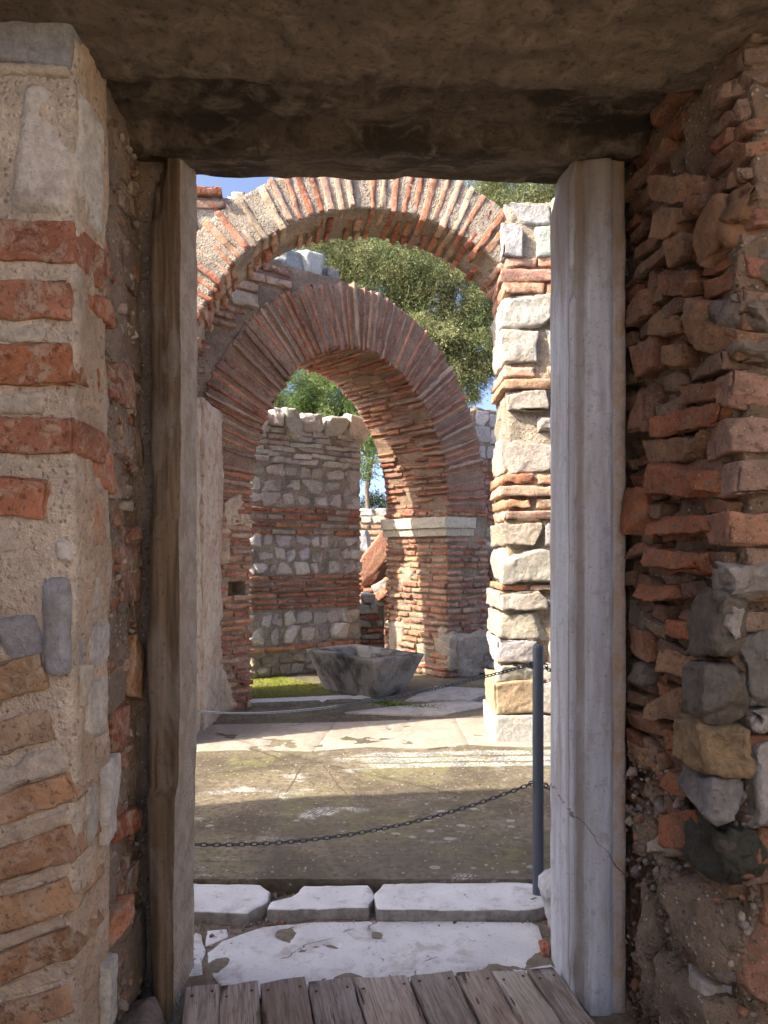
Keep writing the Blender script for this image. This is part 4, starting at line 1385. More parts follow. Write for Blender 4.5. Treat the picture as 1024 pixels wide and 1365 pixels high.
rows = band_rows([(1.9, 3.72, 'brick', DARKS, .16, .36, .076), (3.72, 3.86, 'stone', CREAMS, .2, .4, .14), (3.86, 4.2, 'brick', DARKS, .18, .36, .1)], rg=rg)
lay(m, O2, U2, -A2, rows, -3.4, 0.1, rg, keep=keep2)
for u, zz, s in ((-0.78, 4.30, .10), (-0.55, 4.30, .11), (-1.1, 4.27, .09), (-1.4, 4.28, .1), (-0.32, 4.26, .06)):
    m.stone(O2 + U2 * u + A2 * 0.15 + Z() * zz, np.array([U2, A2, Z()]), (s * 1.3, .14, s), pick([(0.36, 0.36, 0.37), (0.45, 0.45, 0.45)], rg), 2, (10, 8, 8), 0.03, 0.01, 12, 0.2, 6)
m.build('spandrel', MS, arch2, seed=43)
# piers
rows_r = band_rows([(FLOOR, 0.42, 'brick', REDS + DARKS[2:4], .14, .34), (0.42, 1.66, 'brick', REDS, .14, .34)], rg=rg)
rows_r2 = band_rows([(1.90, 1.97, 'brick', REDS, .14, .34)], rg=rg)
m = Mesh()
W2 = 0.66
m.core((30, 40, 70), boxfn(R2 + U2 * 0.008 + A2 * 0.008 + Z() * FLOOR, U2 * (W2 - 0.02), A2 * (DP2 - 0.04), Z() * (1.97 - FLOOR)), C_MORTAR, 0.014, 9)
lay(m, R2, U2, -A2, rows_r + rows_r2, -0.005, W2, rg, proud=0.014)
lay(m, R2, A2, -U2, rows_r + rows_r2, -0.005, DP2, rg, proud=0.014)
# patches of old render low on the corner
for (u, zz, hu, hz) in [(0.30, 0.30, 0.24, 0.26), (0.5, 0.42, 0.14, 0.2), (0.07, 0.36, 0.09, 0.22)]:
    m.stone(R2 + U2 * u + A2 * 0.082 + Z() * zz, rot2(U2, -A2, 0.1), (hu, 0.095, hz), (0.54, 0.44, 0.34), 3, (34, 8, 34), 0.03, 0.014, 9, 0.35, 6)
for (d, zz, hu, hz) in [(0.05, 0.36, 0.08, 0.24), (0.42, 0.26, 0.10, 0.18), (0.88, 0.42, 0.12, 0.34), (0.75, 1.2, 0.14, 0.12)]:
    m.stone(R2 + A2 * d + U2 * 0.072 + Z() * zz, rot2(A2, -U2, 0.1), (hu, 0.085, hz), (0.6, 0.51, 0.40), 3, (30, 8, 32), 0.03, 0.012, 9, 0.35, 6)
m.build('pier', MS + [CREAM], arch2, seed=44)
m = Mesh()
m.core((40, 50, 10), boxfn(R2 + U2 * -0.055 + A2 * -0.02 + Z() * 1.765, U2 * 0.50, A2 * (DP2 + 0.05), Z() * 0.125), (0.66, 0.6, 0.48), 0.006, 12, 0)
m.core((40, 50, 8), boxfn(R2 + U2 * -0.03 + A2 * -0.005 + Z() * 1.675, U2 * 0.46, A2 * (DP2 + 0.02), Z() * 0.088), (0.60, 0.53, 0.41), 0.008, 12, 0)
m.build('impost', [STONE_WHITE], arch2)
m = Mesh()
LW = 2.2
rows_l = band_rows([(FLOOR, 1.96, 'brick', REDS[:6], .12, .3)], rg=rg)
lbox = boxfn(L2 - U2 * LW + A2 * 0.008 + Z() * FLOOR, U2 * (LW - 0.02), A2 * (DP2 - 0.04), Z() * (1.98 - FLOOR))


def lcore(V):
    Pp = lbox(V)
    u = (Pp - L2) @ U2
    hole = (np.abs(u + 0.16) < 0.07) & (np.abs(Pp[:, 2] - 1.16) < 0.062) & (V[:, 1] < -0.999)
    return Pp + hole[:, None] * A2 * 0.16


m.core((90, 30, 90), lcore, (0.47, 0.36, 0.27), 0.009, 9)


def keepl(u, z, L):
    return not (abs(u + 0.16) < 0.07 + L / 2 - 0.03 and abs(z - 1.16) < 0.075)


lay(m, L2, U2, -A2, rows_l, -LW, 0.004, rg, keep=keepl, proud=0.009)
m.build('pier', MS, arch2, seed=45)
# old plaster on the left shoulder of the arch
m = Mesh()
PLAS = NT('old_pink_plaster')
n1 = PLAS.noise(4, 6, 0.65, PLAS.map((1, 1, 0.6)), 0.6)
n2 = PLAS.noise(45, 6, 0.7)
n3 = PLAS.noise(11, 6, 0.7, dist=1)
c = PLAS.mix(PLAS.ramp(n1, 0.35, 0.65), (0.46, 0.36, 0.26), (0.60, 0.51, 0.39))
c = PLAS.mix(PLAS.ramp(n3, 0.50, 0.62, 0, 0.75), c, (0.36, 0.22, 0.14))
c = PLAS.mix(PLAS.ramp(n3, 0.3, 0.42, 0.45, 0), c, (0.62, 0.56, 0.47))
PLASTER = PLAS.done(c, PLAS.math('ADD', n2, PLAS.math('MULTIPLY', n3, 1.5)), 0.7, 0.012)
for (u, zz, hu, hz, tl, pr) in [(-0.17, 1.86, 0.15, 0.16, 0.2, 0.0), (-0.36, 2.22, 0.10, 0.40, 0.1, .0), (-0.30, 1.62, 0.10, 0.22, 0.1, -0.004), (-0.42, 1.3, 0.13, 0.6, 0, .004), (-0.36, 0.28, 0.2, 0.24, .4, .004)]:
    m.stone(L2 + U2 * u + A2 * (0.08 - pr) + Z() * zz, rot2(U2, -A2, tl), (hu, 0.092, hz), (0.5, 0.4, 0.3), 0, (30, 6, 34), 0.05, 0.014, 10, 0.35, 5)
m.build('plaster', [PLASTER], arch2, seed=46)

# plastered wall on the left
m = Mesh()
m.core((12, 70, 200), boxfn((-1.85, 5.98, FLOOR - 0.05), X * 0.41, Y * 0.72, Z() * 2.72), (0.5, 0.4, 0.3), 0.012, 7, 0, 31, 0.010)
m.core((10, 30, 110), boxfn((-1.9, 5.72, FLOOR - 0.05), X * 0.445, Y * 0.5, Z() * 2.70), (0.5, 0.4, 0.3), 0.012, 7, 0, 33, 0.010)
pw = m.build('plastered_wall', [PLASTER], None, (0, 0, 0))
tag(pw, 'low wall with flaking pinkish plaster seen edge-on behind the brown door jamb', 'wall')

# ================================================================== walls behind
# coursed rubble wall seen through the second arch
BW0 = np.array([-1.52, 8.36, 0])
BW1 = np.array([-0.29, 9.34, 0])
UB = (BW1 - BW0) / np.linalg.norm(BW1 - BW0)
NB = np.array([UB[1], -UB[0], 0])
BL = np.linalg.norm(BW1 - BW0)
rg = np.random.default_rng(51)
WHT = [(0.64, 0.61, 0.57), (0.58, 0.56, 0.52), (0.68, 0.65, 0.61), (0.5, 0.47, 0.43)]
rows = band_rows([(FLOOR, 0.34, 'rubble', [(0.36, 0.31, 0.25), (0.42, 0.38, 0.3), (0.3, 0.26, 0.2)], .1, .24, .13), (0.34, 0.42, 'brick', REDS[:3], .2, .4, .07), (0.42, 0.82, 'rubble', GREYS[:5] + [(0.5, 0.42, 0.33)], .12, .28, .2),
                  (0.82, 1.23, 'brick', DARKS[:3] + REDS[:2], .2, .42, .073), (1.23, 1.68, 'rubble', WHT, .1, .24, .15), (1.68, 2.02, 'brick', REDS[:3] + [(0.4, 0.32, 0.27)], .2, .42, .08),
                  (2.02, 2.52, 'rubble', WHT, .14, .32, .17), (2.52, 2.92, 'stone', WHT[:3] + [(0.6, 0.52, 0.47)], .2, .44, .068)], rg=rg)
m = Mesh()
m.core((90, 10, 90), boxfn(BW0 - NB * 0.525 + Z() * FLOOR, UB * BL, NB * 0.5, Z() * 2.9), (0.52, 0.46, 0.39), 0.010, 8)
lay(m, BW0, UB, NB, rows, 0, BL, rg, depth=0.14, proud=0.008)
lay(m, BW0 + UB * BL, -NB, UB, rows, 0, 0.5, rg, depth=0.14, proud=0.012)
for (r_, q_) in ((0.08, 0.12), (0.40, 0.12)):
    u = 0.0
    while u < BL - 0.05:
        L = rg.uniform(0.2, 0.34)
        m.stone(BW0 + UB * (u + L / 2) - NB * r_ + Z() * (3.00 + rg.normal(0, 0.025)), np.array([UB, NB, Z()]), (L / 2 * rg.uniform(.8, 1.1), 0.17, 0.12 + rg.normal(0, 0.025)), pick([(0.74, 0.71, 0.66), (0.64, 0.61, 0.57)], rg), 2, (12, 10, 9), 0.03, 0.014, 10, 0.25, 8)  # top stones coloured paler to stand in for the sun on them
        u += L
tag(m.build('rubble_wall', MS, None, (float(BW0[0]), float(BW0[1]), 0), seed=52), 'grey rubble wall with brick bands and sunlit top, seen through the shaded arch', 'wall')

# wall to the right of the second arch
m = Mesh()
WR = R2 + U2 * (W2 - 0.1) + A2 * 0.08
rows = band_rows([(FLOOR, 0.9, 'rubble', [(0.5, 0.42, 0.33), (0.44, 0.36, 0.28)], .1, .2, .11), (0.9, 1.5, 'brick', REDS, .1, .25), (1.5, 1.8, 'rubble', GREYS, .1, .2, .14), (1.8, 2.6, 'brick', REDS, .1, .25, .08),
                  (2.6, 3.18, 'stone', GREYS[:4], .15, .3, .2)], rg=rg)
m.core((40, 14, 80), boxfn(WR + A2 * 0.02 + Z() * FLOOR, U2 * 2.6, A2 * 0.5, Z() * 3.15), (0.40, 0.32, 0.25), 0.015, 8)
lay(m, WR, U2, -A2, rows, 0, 2.6, rg)
tag(m.build('patched_wall', MS, None, (float(WR[0]), float(WR[1]), 0), seed=53), 'narrow strip of patched wall between the shaded arch and the pale stone pier', 'wall')

# far low wall in the sun
m = Mesh()
rows = band_rows([(0.0, 2.02, 'brick', REDS[3:6], .2, .4, .11), (2.02, 2.3, 'stone', CREAMS, .2, .5, .13)], rg=rg)
m.core((30, 8, 30), boxfn((-1.6, 14.02, -0.05), X * 3.0, Y * 0.5, Z() * 2.32), C_MORTAR, 0.02, 6)
lay(m, np.array([0, 14.0, 0]), X, -Y, rows, -1.6, 1.4, rg)
tag(m.build('low_wall', MS, None, (0, 14.0, 0), seed=54), 'distant low wall with pale stone capping in the gap beside the shaded arch', 'wall')

# stub of stacked brick and marble behind the basin
m = Mesh()
rg = np.random.default_rng(61)
zz = FLOOR
kinds = [('s', .13, 0.46), ('b', .06, .44), ('s', .07, .44), ('b', .055, .42), ('s', .09, .43), ('b', .06, .4), ('s', .1, .40), ('b', .07, .36), ('s', .14, .3), ('s', .12, .2)]
ST = P(491, 735, 9.75)
for kd, hh, wd in kinds:
    x = -wd / 2
    while x < wd / 2 - 0.02:
        L = min(rg.uniform(0.14, 0.32), wd / 2 - x)
        if kd == 's':
            m.stone(np.array([ST[0] + x + L / 2, ST[1] + rg.normal(0, .02), zz + hh / 2]), rot2(X, -Y, rg.normal(0, .03)), (L / 2 - .004, .2, hh / 2 - .004), pick(GREYS[:2] + CREAMS[:2], rg), 2, (8, 8, 6), .015, .008, 12, .12, 2)
        else:
            m.stone(np.array([ST[0] + x + L / 2, ST[1] + rg.normal(0, .02), zz + hh / 2]), rot2(X, -Y, rg.normal(0, .02)), (L / 2 - .004, .2, hh / 2 - .006), pick(REDS[:3], rg), 0, (8, 8, 4), .006, .005, 16, .08)
        x += L
    zz += hh
m.core((10, 10, 20), boxfn((ST[0] - 0.2, ST[1] - 0.16, FLOOR), X * 0.4, Y * 0.34, Z() * (zz - FLOOR - 0.15)), C_MORTAR, 0.015, 8)
tag(m.build('masonry_stub', MS, None, (float(ST[0]), float(ST[1]), 0), seed=62), 'stub of stacked bricks and marble scraps behind the stone basin', 'masonry stub')


def block_obj(name, c, R, h, col, mat, label, cat, res=(14, 10, 12), bev=0.02, amp=0.008, f=10, warp=0.12, facets=3, seed=3):
    m = Mesh()
    m.stone(np.asarray(c, float), R, h, col, 0, res, bev, amp, f, warp, facets)
    o = m.build(name, [mat], None, tuple(float(v) for v in c), seed=seed)
    return tag(o, label, cat)


c = P(499, 752, 10.9)
c[2] = 1.42
block_obj('broken_slab', c, rot2(X, -Y, math.radians(52)), (0.40, 0.10, 0.15), (0.40, 0.2, 0.13), STONE, 'reddish broken slab leaning diagonally above the brick and marble stub', 'stone slab', facets=3)
c = P(484, 712, 11.6)
block_obj('marble_fragment', (c[0], c[1], 1.66), rot2(X, -Y, 0.1), (0.10, 0.10, 0.16), (0.42, 0.43, 0.46), STONE, 'blue-grey marble fragment at the right end of the rubble wall', 'stone', facets=4)
m = Mesh()
m.core((14, 14, 20), boxfn((-0.42, 10.95, FLOOR - 0.05), X * 0.62, Y * 0.8, Z() * 1.35), (0.40, 0.30, 0.22), 0.05, 4)
rg = np.random.default_rng(66)
for k in range(26):
    m.stone(np.array([-0.40 + rg.uniform(0, .6), 10.9 + rg.uniform(-.05, .15), rg.uniform(0.3, 1.35)]), rot2(X, -Y, rg.normal(0, .5)), (rg.uniform(.06, .13), .12, rg.uniform(.03, .08)), pick(REDS + CREAMS[:2], rg), 0, (8, 6, 5), .012, .008, 12, .15, 4)
tag(m.build('rubble_heap', MS, None, (-0.1, 11.2, 0), seed=67), 'heap of brick rubble under the leaning reddish slab', 'rubble')

# ================================================================== stone basin
BAS = NT('weathered_grey_stone')
n1 = BAS.noise(3.2, 6, 0.65, dist=0.7)
n2 = BAS.noise(40, 7, 0.72)
n3 = BAS.noise(10, 6, 0.7)
c = BAS.mix(BAS.ramp(n1, 0.36, 0.6), (0.075, 0.07, 0.062), (0.34, 0.315, 0.275))
c = BAS.mix(BAS.ramp(n3, 0.5, 0.66, 0, 0.5), c, (0.28, 0.26, 0.22))
c = BAS.mix(BAS.ramp(n2, 0.35, 0.46, 0.5, 0), c, (0.06, 0.055, 0.05))
BASIN = BAS.done(c, BAS.math('ADD', n2, n3), 0.7, 0.015)
m = Mesh()
BC = np.array([-0.21, 7.66, FLOOR])
ang = math.radians(-12)
BU = np.array([-0.66, 0.75, 0])
BV = np.array([-0.75, -0.66, 0])


def basin(V):
    t = V.copy()
    h = 0.42
    z = (t[:, 2] * 0.5 + 0.5)
    sc = 0.66 + 0.34 * z ** 0.8
    x = t[:, 0] * 0.53 * sc
    y = t[:, 1] * 0.34 * (0.62 + 0.38 * z)
    inside = ss(np.maximum(np.abs(t[:, 0]) / 0.80, np.abs(t[:, 1]) / 0.74), 1.02, 0.90) * (t[:, 2] > 0.999)
    zz = z * h - inside * 0.27
    x = np.where(inside > 0, x * (1 - 0.22 * inside), x)
    y = np.where(inside > 0, y * (1 - 0.22 * inside), y)
    rim = ((t[:, 2] < 0.999) & (t[:, 2] > 0.6))
    x = np.where(rim, x * 1.015, x)
    return BC + x[:, None] * BU + y[:, None] * BV + zz[:, None] * Z()


m.core((60, 44, 18), basin, (0.4, 0.4, 0.4), 0.006, 5, 0, 9, 0.003)
tag(m.build('stone_basin', [BASIN], None, tuple(BC)), 'grey stone trough with sloping sides standing on the paving before the shaded arch', 'basin')

# ================================================================== metal post, chains
POST = NT('painted_metal')
n1 = POST.noise(14, 5, 0.6)
n2 = POST.noise(80, 4)
POST.b.inputs['Metallic'].default_value = 0.0
POST.b.inputs['Specular IOR Level'].default_value = 0.5
PM = POST.done(POST.mix(POST.ramp(n2, 0.3, 0.38, 0.5, 0), POST.mix(n1, (0.10, 0.125, 0.155), (0.15, 0.175, 0.20)), (0.09, 0.06, 0.045)), n2, 0.15, 0.002, 0.5)
CH = NT('galvanised_chain')
n1 = CH.noise(60, 4)
CH.b.inputs['Specular IOR Level'].default_value = 0.1
CHM = CH.done(CH.mix(n1, (0.045, 0.054, 0.072), (0.085, 0.10, 0.13)), n1, 0.1, 0.002, 0.5)


def lathe(m, c, prof, n=24, col=(0.5, 0.5, 0.5)):
    a = np.linspace(0, 2 * math.pi, n, endpoint=False)
    V = []
    for (r, z) in prof:
        V.append(np.stack([c[0] + r * np.cos(a), c[1] + r * np.sin(a), np.full(n, c[2] + z)], 1))
    V = np.concatenate(V)
    Q = []
    for i in range(len(prof) - 1):
        for j in range(n):
            j2 = (j + 1) % n
            Q.append([i * n + j, i * n + j2, (i + 1) * n + j2, (i + 1) * n + j])
    m.raw(V, Q, col)


def torus_pts(m, c, R, ax, ay, r, n=14, k=6, col=(0.5, 0.5, 0.5)):
    """oval ring: R rows (long, side, normal)"""
    t = np.linspace(0, 2 * math.pi, n, endpoint=False)
    s = np.linspace(0, 2 * math.pi, k, endpoint=False)
    ct, st = np.cos(t), np.sin(t)
    e = 0.7
    px = ax * np.sign(ct) * np.abs(ct) ** e
    py = ay * np.sign(st) * np.abs(st) ** e
    nrm = np.stack([ct, st], 1)
    V = np.zeros((n, k, 3))
    V[:, :, 0] = px[:, None] + r * np.cos(s)[None] * nrm[:, :1]
    V[:, :, 1] = py[:, None] + r * np.cos(s)[None] * nrm[:, 1:]
    V[:, :, 2] = r * np.sin(s)[None]
    V = V.reshape(-1, 3) @ R + c
    Q = []
    for i in range(n):
        for j in range(k):
            i2, j2 = (i + 1) % n, (j + 1) % k
            Q.append([i * k + j, i2 * k + j, i2 * k + j2, i * k + j2])
    m.raw(V, Q, col)


PB = np.array([0.655, 3.19, T2])
post = empty('metal_post', tuple(PB), 'slim grey metal post standing at the end of the white marble step', 'post')
m = Mesh()
lathe(m, PB, [(0.001, 0), (0.0235, 0), (0.0235, 1.045), (0.0225, 1.052), (0.018, 1.058), (0.001, 1.061)])
m.build('shaft', [PM], post)
EY1 = PB + np.array([-0.03, -0.005, 0.975])
EY2 = PB + np.array([-0.03, -0.008, 0.47])
EY3 = PB + np.array([0.03, 0.0, 0.965])
EY4 = PB + np.array([0.03, 0.0, 0.46])
for e in (EY1, EY2, EY3, EY4):
    m = Mesh()
    torus_pts(m, e, np.array([X, Z(), -Y]), 0.011, 0.010, 0.0028, 14, 6)
    m.build('eyelet', [PM], post)


def chain(p0, p1, sag, label, skew=0.5, pitch=0.0235):
    m = Mesh()
    t = np.linspace(0, 1, 600)
    pts = p0[None] * (1 - t)[:, None] + p1[None] * t[:, None]
    pts[:, 2] -= sag * (1 - (2 * t - 1) ** 2)
    s = np.concatenate([[0], np.cumsum(np.linalg.norm(np.diff(pts, axis=0), axis=1))])
    n = int(s[-1] / pitch)
    for i in range(n):
        q = (i + 0.5) / n * s[-1]
        c = np.array([np.interp(q, s, pts[:, k]) for k in range(3)])
        d = np.array([np.interp(q + 0.01, s, pts[:, k]) for k in range(3)]) - np.array([np.interp(q - 0.01, s, pts[:, k]) for k in range(3)])
        d /= np.linalg.norm(d)
        sd = np.cross(d, Z())
        sd /= np.linalg.norm(sd)
        up = np.cross(sd, d)
        a = math.radians(45 if i % 2 else -45)
        s1 = sd * math.cos(a) + up * math.sin(a)
        s2 = np.cross(d, s1)
        torus_pts(m, c, np.array([d, s1, s2]), 0.0150, 0.0070, 0.0022, 12, 6)
    o = m.build('chain', [CHM], None, tuple(p0))
    tag(o, label, 'chain')


chain(EY2, np.array([-0.95, 2.80, 0.42]), 0.10, 'lower grey barrier chain hanging across the marble step from the middle of the post')
chain(EY1, np.array([-1.46, 5.66, 0.30]), 0.09, 'upper grey chain running from the top of the post to the far left wall')
chain(EY3, np.array([1.6, 4.2, 0.75]), 0.12, 'short upper chain going from the top of the post behind the grey jamb')
chain(EY4, np.array([1.2, 2.80, 0.42]), 0.05, 'short lower chain going from the middle of the post behind the grey jamb')

# ================================================================== loose stones
block_obj('marble_fragment', (0.715, 3.02, 0.10), rot2(X, -Y, 0.3), (0.075, 0.09, 0.115), (0.62, 0.61, 0.6), STONE, 'rounded white marble lump beside the foot of the metal post', 'stone', (22, 22, 22), 0.05, 0.008, 14, 0.2, 6)
block_obj('brick_fragment', (0.60, 2.80, 0.020), rot2(X, -Y, 0.2), (0.018, 0.03, 0.022), (0.42, 0.15, 0.08), BRICK_CLEAN, 'orange brick scrap lying on the white marble by the grey jamb', 'brick', (10, 10, 8), 0.008, 0.003, 30, 0.15, 3)
block_obj('rubble_stone', (-0.80, 2.30, -0.01), rot2(X, -Y, 0.35), (0.10, 0.14, 0.06), (0.26, 0.21, 0.17), STONE, 'dark flat stone on the ground at the foot of the brown jamb', 'stone', (18, 18, 14), 0.03, 0.008, 12, 0.15, 5)

# ================================================================== grass and weeds
GR_ = NT('grass_blades')
GRS = GR_.done(GR_.col(), None)
GR_.b.inputs['Roughness'].default_value = 0.6


def blades(n, region, hmin, hmax, cols, seed, wd=0.006):
    rg = np.random.default_rng(seed)
    p = region(rg, n)
    a = rg.uniform(0, 2 * math.pi, n)
    h = rg.uniform(hmin, hmax, n)
    d = np.stack([np.cos(a), np.sin(a), np.zeros(n)], 1)
    ln = np.stack([rg.normal(0, .5, n), rg.normal(0, .5, n), np.ones(n)], 1) * h[:, None]
    v0 = p - d * wd / 2
    v1 = p + d * wd / 2
    v2 = p + ln * 0.6 + d * wd * 0.35
    v3 = p + ln * 0.6 - d * wd * 0.35
    bend = ln * 0.95 + np.stack([ln[:, 0] * .6, ln[:, 1] * .6, -0.1 * h], 1)
    v4 = p + bend + d * wd * 0.05
    v5 = p + bend - d * wd * 0.05
    V = np.stack([v0, v1, v2, v3, v4, v5], 1).reshape(-1, 3)
    k = np.arange(n) * 6
    Q = np.concatenate([np.stack([k, k + 1, k + 2, k + 3], 1), np.stack([k + 3, k + 2, k + 4, k + 5], 1)])
    c = np.array(cols)[rg.integers(len(cols), size=n)] * rg.uniform(0.75, 1.25, (n, 1))
    return V, Q, np.repeat(c, 6, 0)


def reg_lawn(rg, n):
    u = rg.uniform(-0.7, 1.15, n)
    v = rg.uniform(0.05, 2.2, n)
    p = L2[None] + U2[None] * u[:, None] + A2[None] * v[:, None]
    p[:, 2] = FLOOR - 0.005
    q = fbm(p, 1.6, 3, 2)
    keep = (q > -0.75)
    p[~keep, 2] -= 0.2
    return p


m = Mesh()
V, Q, C = blades(52000, reg_lawn, 0.010, 0.03, [(0.26, 0.30, 0.035), (0.33, 0.34, 0.05), (0.19, 0.25, 0.03), (0.36, 0.34, 0.08)], 71)
m.raw(V, Q, C)


def reg_weeds(rg, n):
    ctr = np.array([(0.1, 6.98), (-0.02, 7.1), (0.28, 6.9), (0.35, 6.85)])
    k = rg.integers(len(ctr), size=n)
    p = np.zeros((n, 3))
    p[:, :2] = ctr[k] + rg.normal(0, 0.045, (n, 2)) * np.array([1.8, 0.6])
    p[:, 2] = FLOOR
    return p


V, Q, C = blades(420, reg_weeds, 0.015, 0.05, [(0.12, 0.2, 0.03), (0.18, 0.25, 0.05), (0.1, 0.16, 0.03)], 72, 0.012)
m.raw(V, Q, C)
tag(m.build('grass', [GRS], smooth=False), kind='stuff')

# ================================================================== trees
LEAF = NT('leaves')
tr = LEAF.n('ShaderNodeBsdfTranslucent')
mx = LEAF.n('ShaderNodeMixShader')
mx.inputs[0].default_value = 0.28
cl = LEAF.col()
LEAF.l(cl, LEAF.b.inputs['Base Color'])
LEAF.l(cl, tr.inputs[0])
LEAF.b.inputs['Roughness'].default_value = 0.6
LEAF.t.links.new(LEAF.b.outputs[0], mx.inputs[1])
LEAF.t.links.new(tr.outputs[0], mx.inputs[2])
LEAF.t.links.new(mx.outputs[0], LEAF.t.nodes['Material Output'].inputs[0])
LEAFM = LEAF.m
BK = NT('bark')
n1 = BK.noise(6, 6, 0.65, BK.map((6, 6, 1)))
BARK = BK.done(BK.mix(BK.ramp(n1, 0.3, 0.7), (0.09, 0.07, 0.05), (0.24, 0.19, 0.14)), n1, 0.8, 0.04)


def tube(m, pts, rad, n=8, col=(0.2, 0.16, 0.12)):
    pts = np.array(pts, float)
    t = np.gradient(pts, axis=0)
    t /= np.linalg.norm(t, axis=1, keepdims=True)
    ref = np.array([0.31, 0.95, 0.05])
    s = np.cross(t, ref)
    s /= np.linalg.norm(s, axis=1, keepdims=True)
    b = np.cross(t, s)
    a = np.linspace(0, 2 * math.pi, n, endpoint=False)
    V = pts[:, None] + (s[:, None] * np.cos(a)[None, :, None] + b[:, None] * np.sin(a)[None, :, None]) * np.array(rad)[:, None, None]
    Q = []
    for i in range(len(pts) - 1):
        for j in range(n):
            j2 = (j + 1) % n
            Q.append([i * n + j, i * n + j2, (i + 1) * n + j2, (i + 1) * n + j])
    m.raw(V.reshape(-1, 3), Q, col)


def tree(name, base, lobes, label, cols, seed, nsprig, leaf, per, droop, trunk_r, cat='tree', spread=0.16, group=None):
    """lobes: (centre, radii).  Sprigs are short twigs carrying narrow leaves, gathered on the shells of the lobes"""
    rg = np.random.default_rng(seed)
    root = empty(name, base, label, cat, group)
    base = np.array(base, float)
    tm = Mesh()
    top = np.mean([l[0] for l in lobes], 0)
    ctrl = [base, base + (top - base) * np.array([.2, .2, .4]), base + (top - base) * np.array([.6, .6, .75]), top]
    tt = np.linspace(0, 1, 14)
    def bez(cp, t):
        cp = np.array(cp)
        return ((1 - t) ** 3)[:, None] * cp[0] + (3 * t * (1 - t) ** 2)[:, None] * cp[1] + (3 * t * t * (1 - t))[:, None] * cp[2] + (t ** 3)[:, None] * cp[3]
    tp = bez(ctrl, tt)
    tube(tm, tp + vec_noise(tp, 1.5, 3) * trunk_r * 0.6, np.linspace(trunk_r, trunk_r * 0.3, 14), 12)
    V, Q, C = [], [], []
    vols = np.array([np.prod(l[1]) for l in lobes]) ** 0.7
    cnt = (vols / vols.sum() * nsprig).astype(int)
    off = 0
    for (c, r), n in zip(lobes, cnt):
        c, r = np.array(c, float), np.array(r, float)
        st = tp[int(rg.integers(5, 12))]
        mid = (st + c) / 2 + rg.normal(0, 0.2, 3)
        lp = bez([st, mid, (mid + c) / 2, c], np.linspace(0, 1, 8))
        tube(tm, lp, np.linspace(trunk_r * 0.4, trunk_r * 0.1, 8), 7)
        for q in range(7):
            dd = rg.normal(0, 1, 3)
            dd /= np.linalg.norm(dd)
            e = c + dd * r * 0.85
            lp2 = bez([lp[rg.integers(3, 8)], c, (c + e) / 2 + rg.normal(0, .1, 3), e], np.linspace(0, 1, 7))
            tube(tm, lp2, np.linspace(trunk_r * 0.12, 0.008, 7), 5)
        # clumps
        ncl = max(10, n // 60)
        d = rg.normal(0, 1, (ncl, 3))
        d /= np.linalg.norm(d, axis=1, keepdims=True)
        rr = rg.uniform(0.45, 1.0, ncl) ** 0.6
        cc = c + d * r * rr[:, None] * (0.86 + 0.22 * vnoise(d * 3, 1.0, seed)[:, None])
        k = rg.integers(ncl, size=n)
        sp = cc[k] + rg.normal(0, 1, (n, 3)) * (spread * r.mean()) * np.array([1, 1, 0.7])
        out = (sp - c) / r
        out /= np.maximum(np.linalg.norm(out, axis=1, keepdims=True), 1e-6)
        dr = out * 0.8 + rg.normal(0, 0.55, (n, 3)) + np.array([0, 0, -droop])
        dr /= np.linalg.norm(dr, axis=1, keepdims=True)
        tint = rg.uniform(0.45, 1.3, ncl)[k]
        ci = rg.integers(len(cols), size=ncl)[k]
        for j in range(per):
            f = (j + 0.5) / per
            p = sp + dr * (f * leaf * 3.2) + np.array([0, 0, -droop * f * f * leaf * 1.5])
            ld = dr * 0.7 + rg.normal(0, 0.55, (n, 3))
            ld /= np.linalg.norm(ld, axis=1, keepdims=True)
            sd = np.cross(ld, rg.normal(0, 1, (n, 3)))
            sd /= np.maximum(np.linalg.norm(sd, axis=1, keepdims=True), 1e-6)
            ll = leaf * rg.uniform(0.7, 1.3, (n, 1))
            ww = ll * 0.115
            vv = np.stack([p, p + ld * ll * .5 + sd * ww, p + ld * ll, p + ld * ll * .5 - sd * ww], 1).reshape(-1, 3)
            V.append(vv)
            kk = off + np.arange(n) * 4
            Q.append(np.stack([kk, kk + 1, kk + 2, kk + 3], 1))
            cA = np.array(cols)[ci] * tint[:, None] * rg.uniform(0.8, 1.2, (n, 1))
            C.append(np.repeat(cA, 4, 0))
            off += n * 4
    tm.build('trunk', [BARK], root)
    cm = Mesh()
    cm.raw(np.concatenate(V), np.concatenate(Q), np.clip(np.concatenate(C), 0, 1))
    cm.build('crown', [LEAFM], root, smooth=False)
    return root


def lob(x, y, d, r):
    return (P(x, y, d), r)


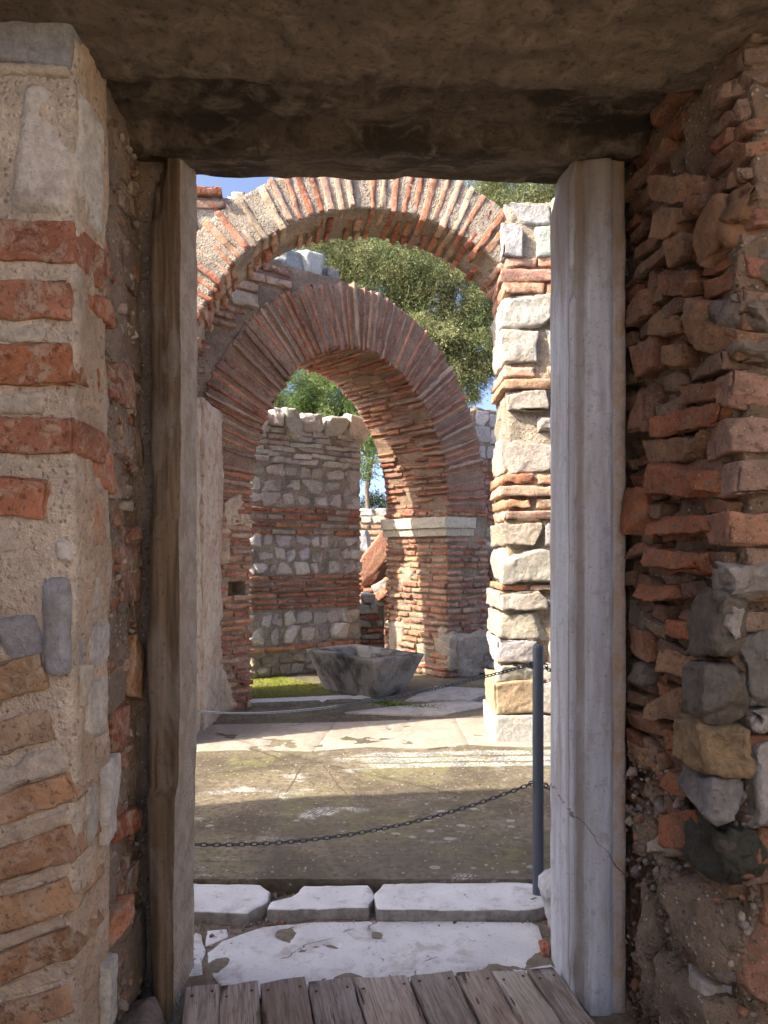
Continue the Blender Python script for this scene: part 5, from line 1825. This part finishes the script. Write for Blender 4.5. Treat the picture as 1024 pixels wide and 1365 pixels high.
OL = [(0.23, 0.255, 0.11), (0.27, 0.28, 0.125), (0.17, 0.21, 0.085), (0.31, 0.30, 0.15), (0.12, 0.16, 0.065)]
tree('olive_tree', (1.0, 16.5, 0), [lob(440, 350, 16, (1.0, .9, .7)), lob(520, 370, 15.6, (1.1, 1, .9)), lob(590, 400, 15.4, (1.1, 1, 1.0)), lob(560, 460, 15.2, (1.0, .9, .8)), lob(625, 460, 15.2, (.85, .8, .9)),
                                   lob(600, 310, 16, (1.3, 1, .9)), lob(690, 330, 15.8, (1.3, 1, 1.1)), lob(500, 330, 16.6, (.9, .9, .5)), lob(610, 510, 15.0, (.6, .6, .6)), lob(700, 250, 16, (1.2, 1, .7)),
                                   lob(740, 420, 16, (1.2, 1, 1.2))],
     'broad pale olive-green tree behind the two arches', OL, 81, 98000, 0.06, 5, 0.55, 0.26, spread=0.13)
GRN = [(0.14, 0.22, 0.065), (0.19, 0.27, 0.085), (0.09, 0.155, 0.05), (0.22, 0.28, 0.11)]
tree('pine_tree', (-1.5, 22.5, 0), [lob(400, 520, 21, (1.0, .9, .8)), lob(440, 530, 21, (1.2, 1, 1.0)), lob(470, 560, 20.5, (.9, .8, .9)), lob(425, 495, 22, (1, .9, .6)), lob(380, 560, 21.4, (1.0, .9, .8)), lob(450, 580, 21, (1.2, .8, .8))],
     'bright green tree rising behind the grey rubble wall', GRN, 82, 26000, 0.07, 5, 0.3, 0.2, spread=0.12)
tree('young_tree', (-0.42, 18.0, 0), [lob(492, 620, 18, (.22, .25, .5)), lob(478, 590, 18.2, (.3, .3, .3)), lob(505, 570, 18.4, (.5, .4, .35))],
     'slim tree with a thin trunk in the narrow gap beside the shaded arch', GRN, 83, 1500, 0.09, 4, 0.3, 0.10)
DK = [(0.05, 0.075, 0.03), (0.07, 0.10, 0.035), (0.04, 0.06, 0.03)]
tree('dark_bush', (-0.1, 27.0, 0), [lob(505, 680, 27, (.7, .5, .6)), lob(485, 690, 27, (.6, .5, .5))],
     'dark bush on the skyline above the distant low wall', DK, 84, 1600, 0.1, 4, 0.1, 0.08, 'bush')

# groups of like things
GROUPS = {'marble_slab': 'broken marble slabs of the threshold', 'chain': 'barrier chains hung on the post', 'brick_archway': 'brick arches of the courtyard',
          'marble_door_jamb': 'marble jambs of the doorway', 'marble_fragment': 'loose marble fragments'}
for o in scene.objects:
    k = o.name.split('.')[0]
    if k in GROUPS and o.get('category'):
        o['group'] = GROUPS[k]
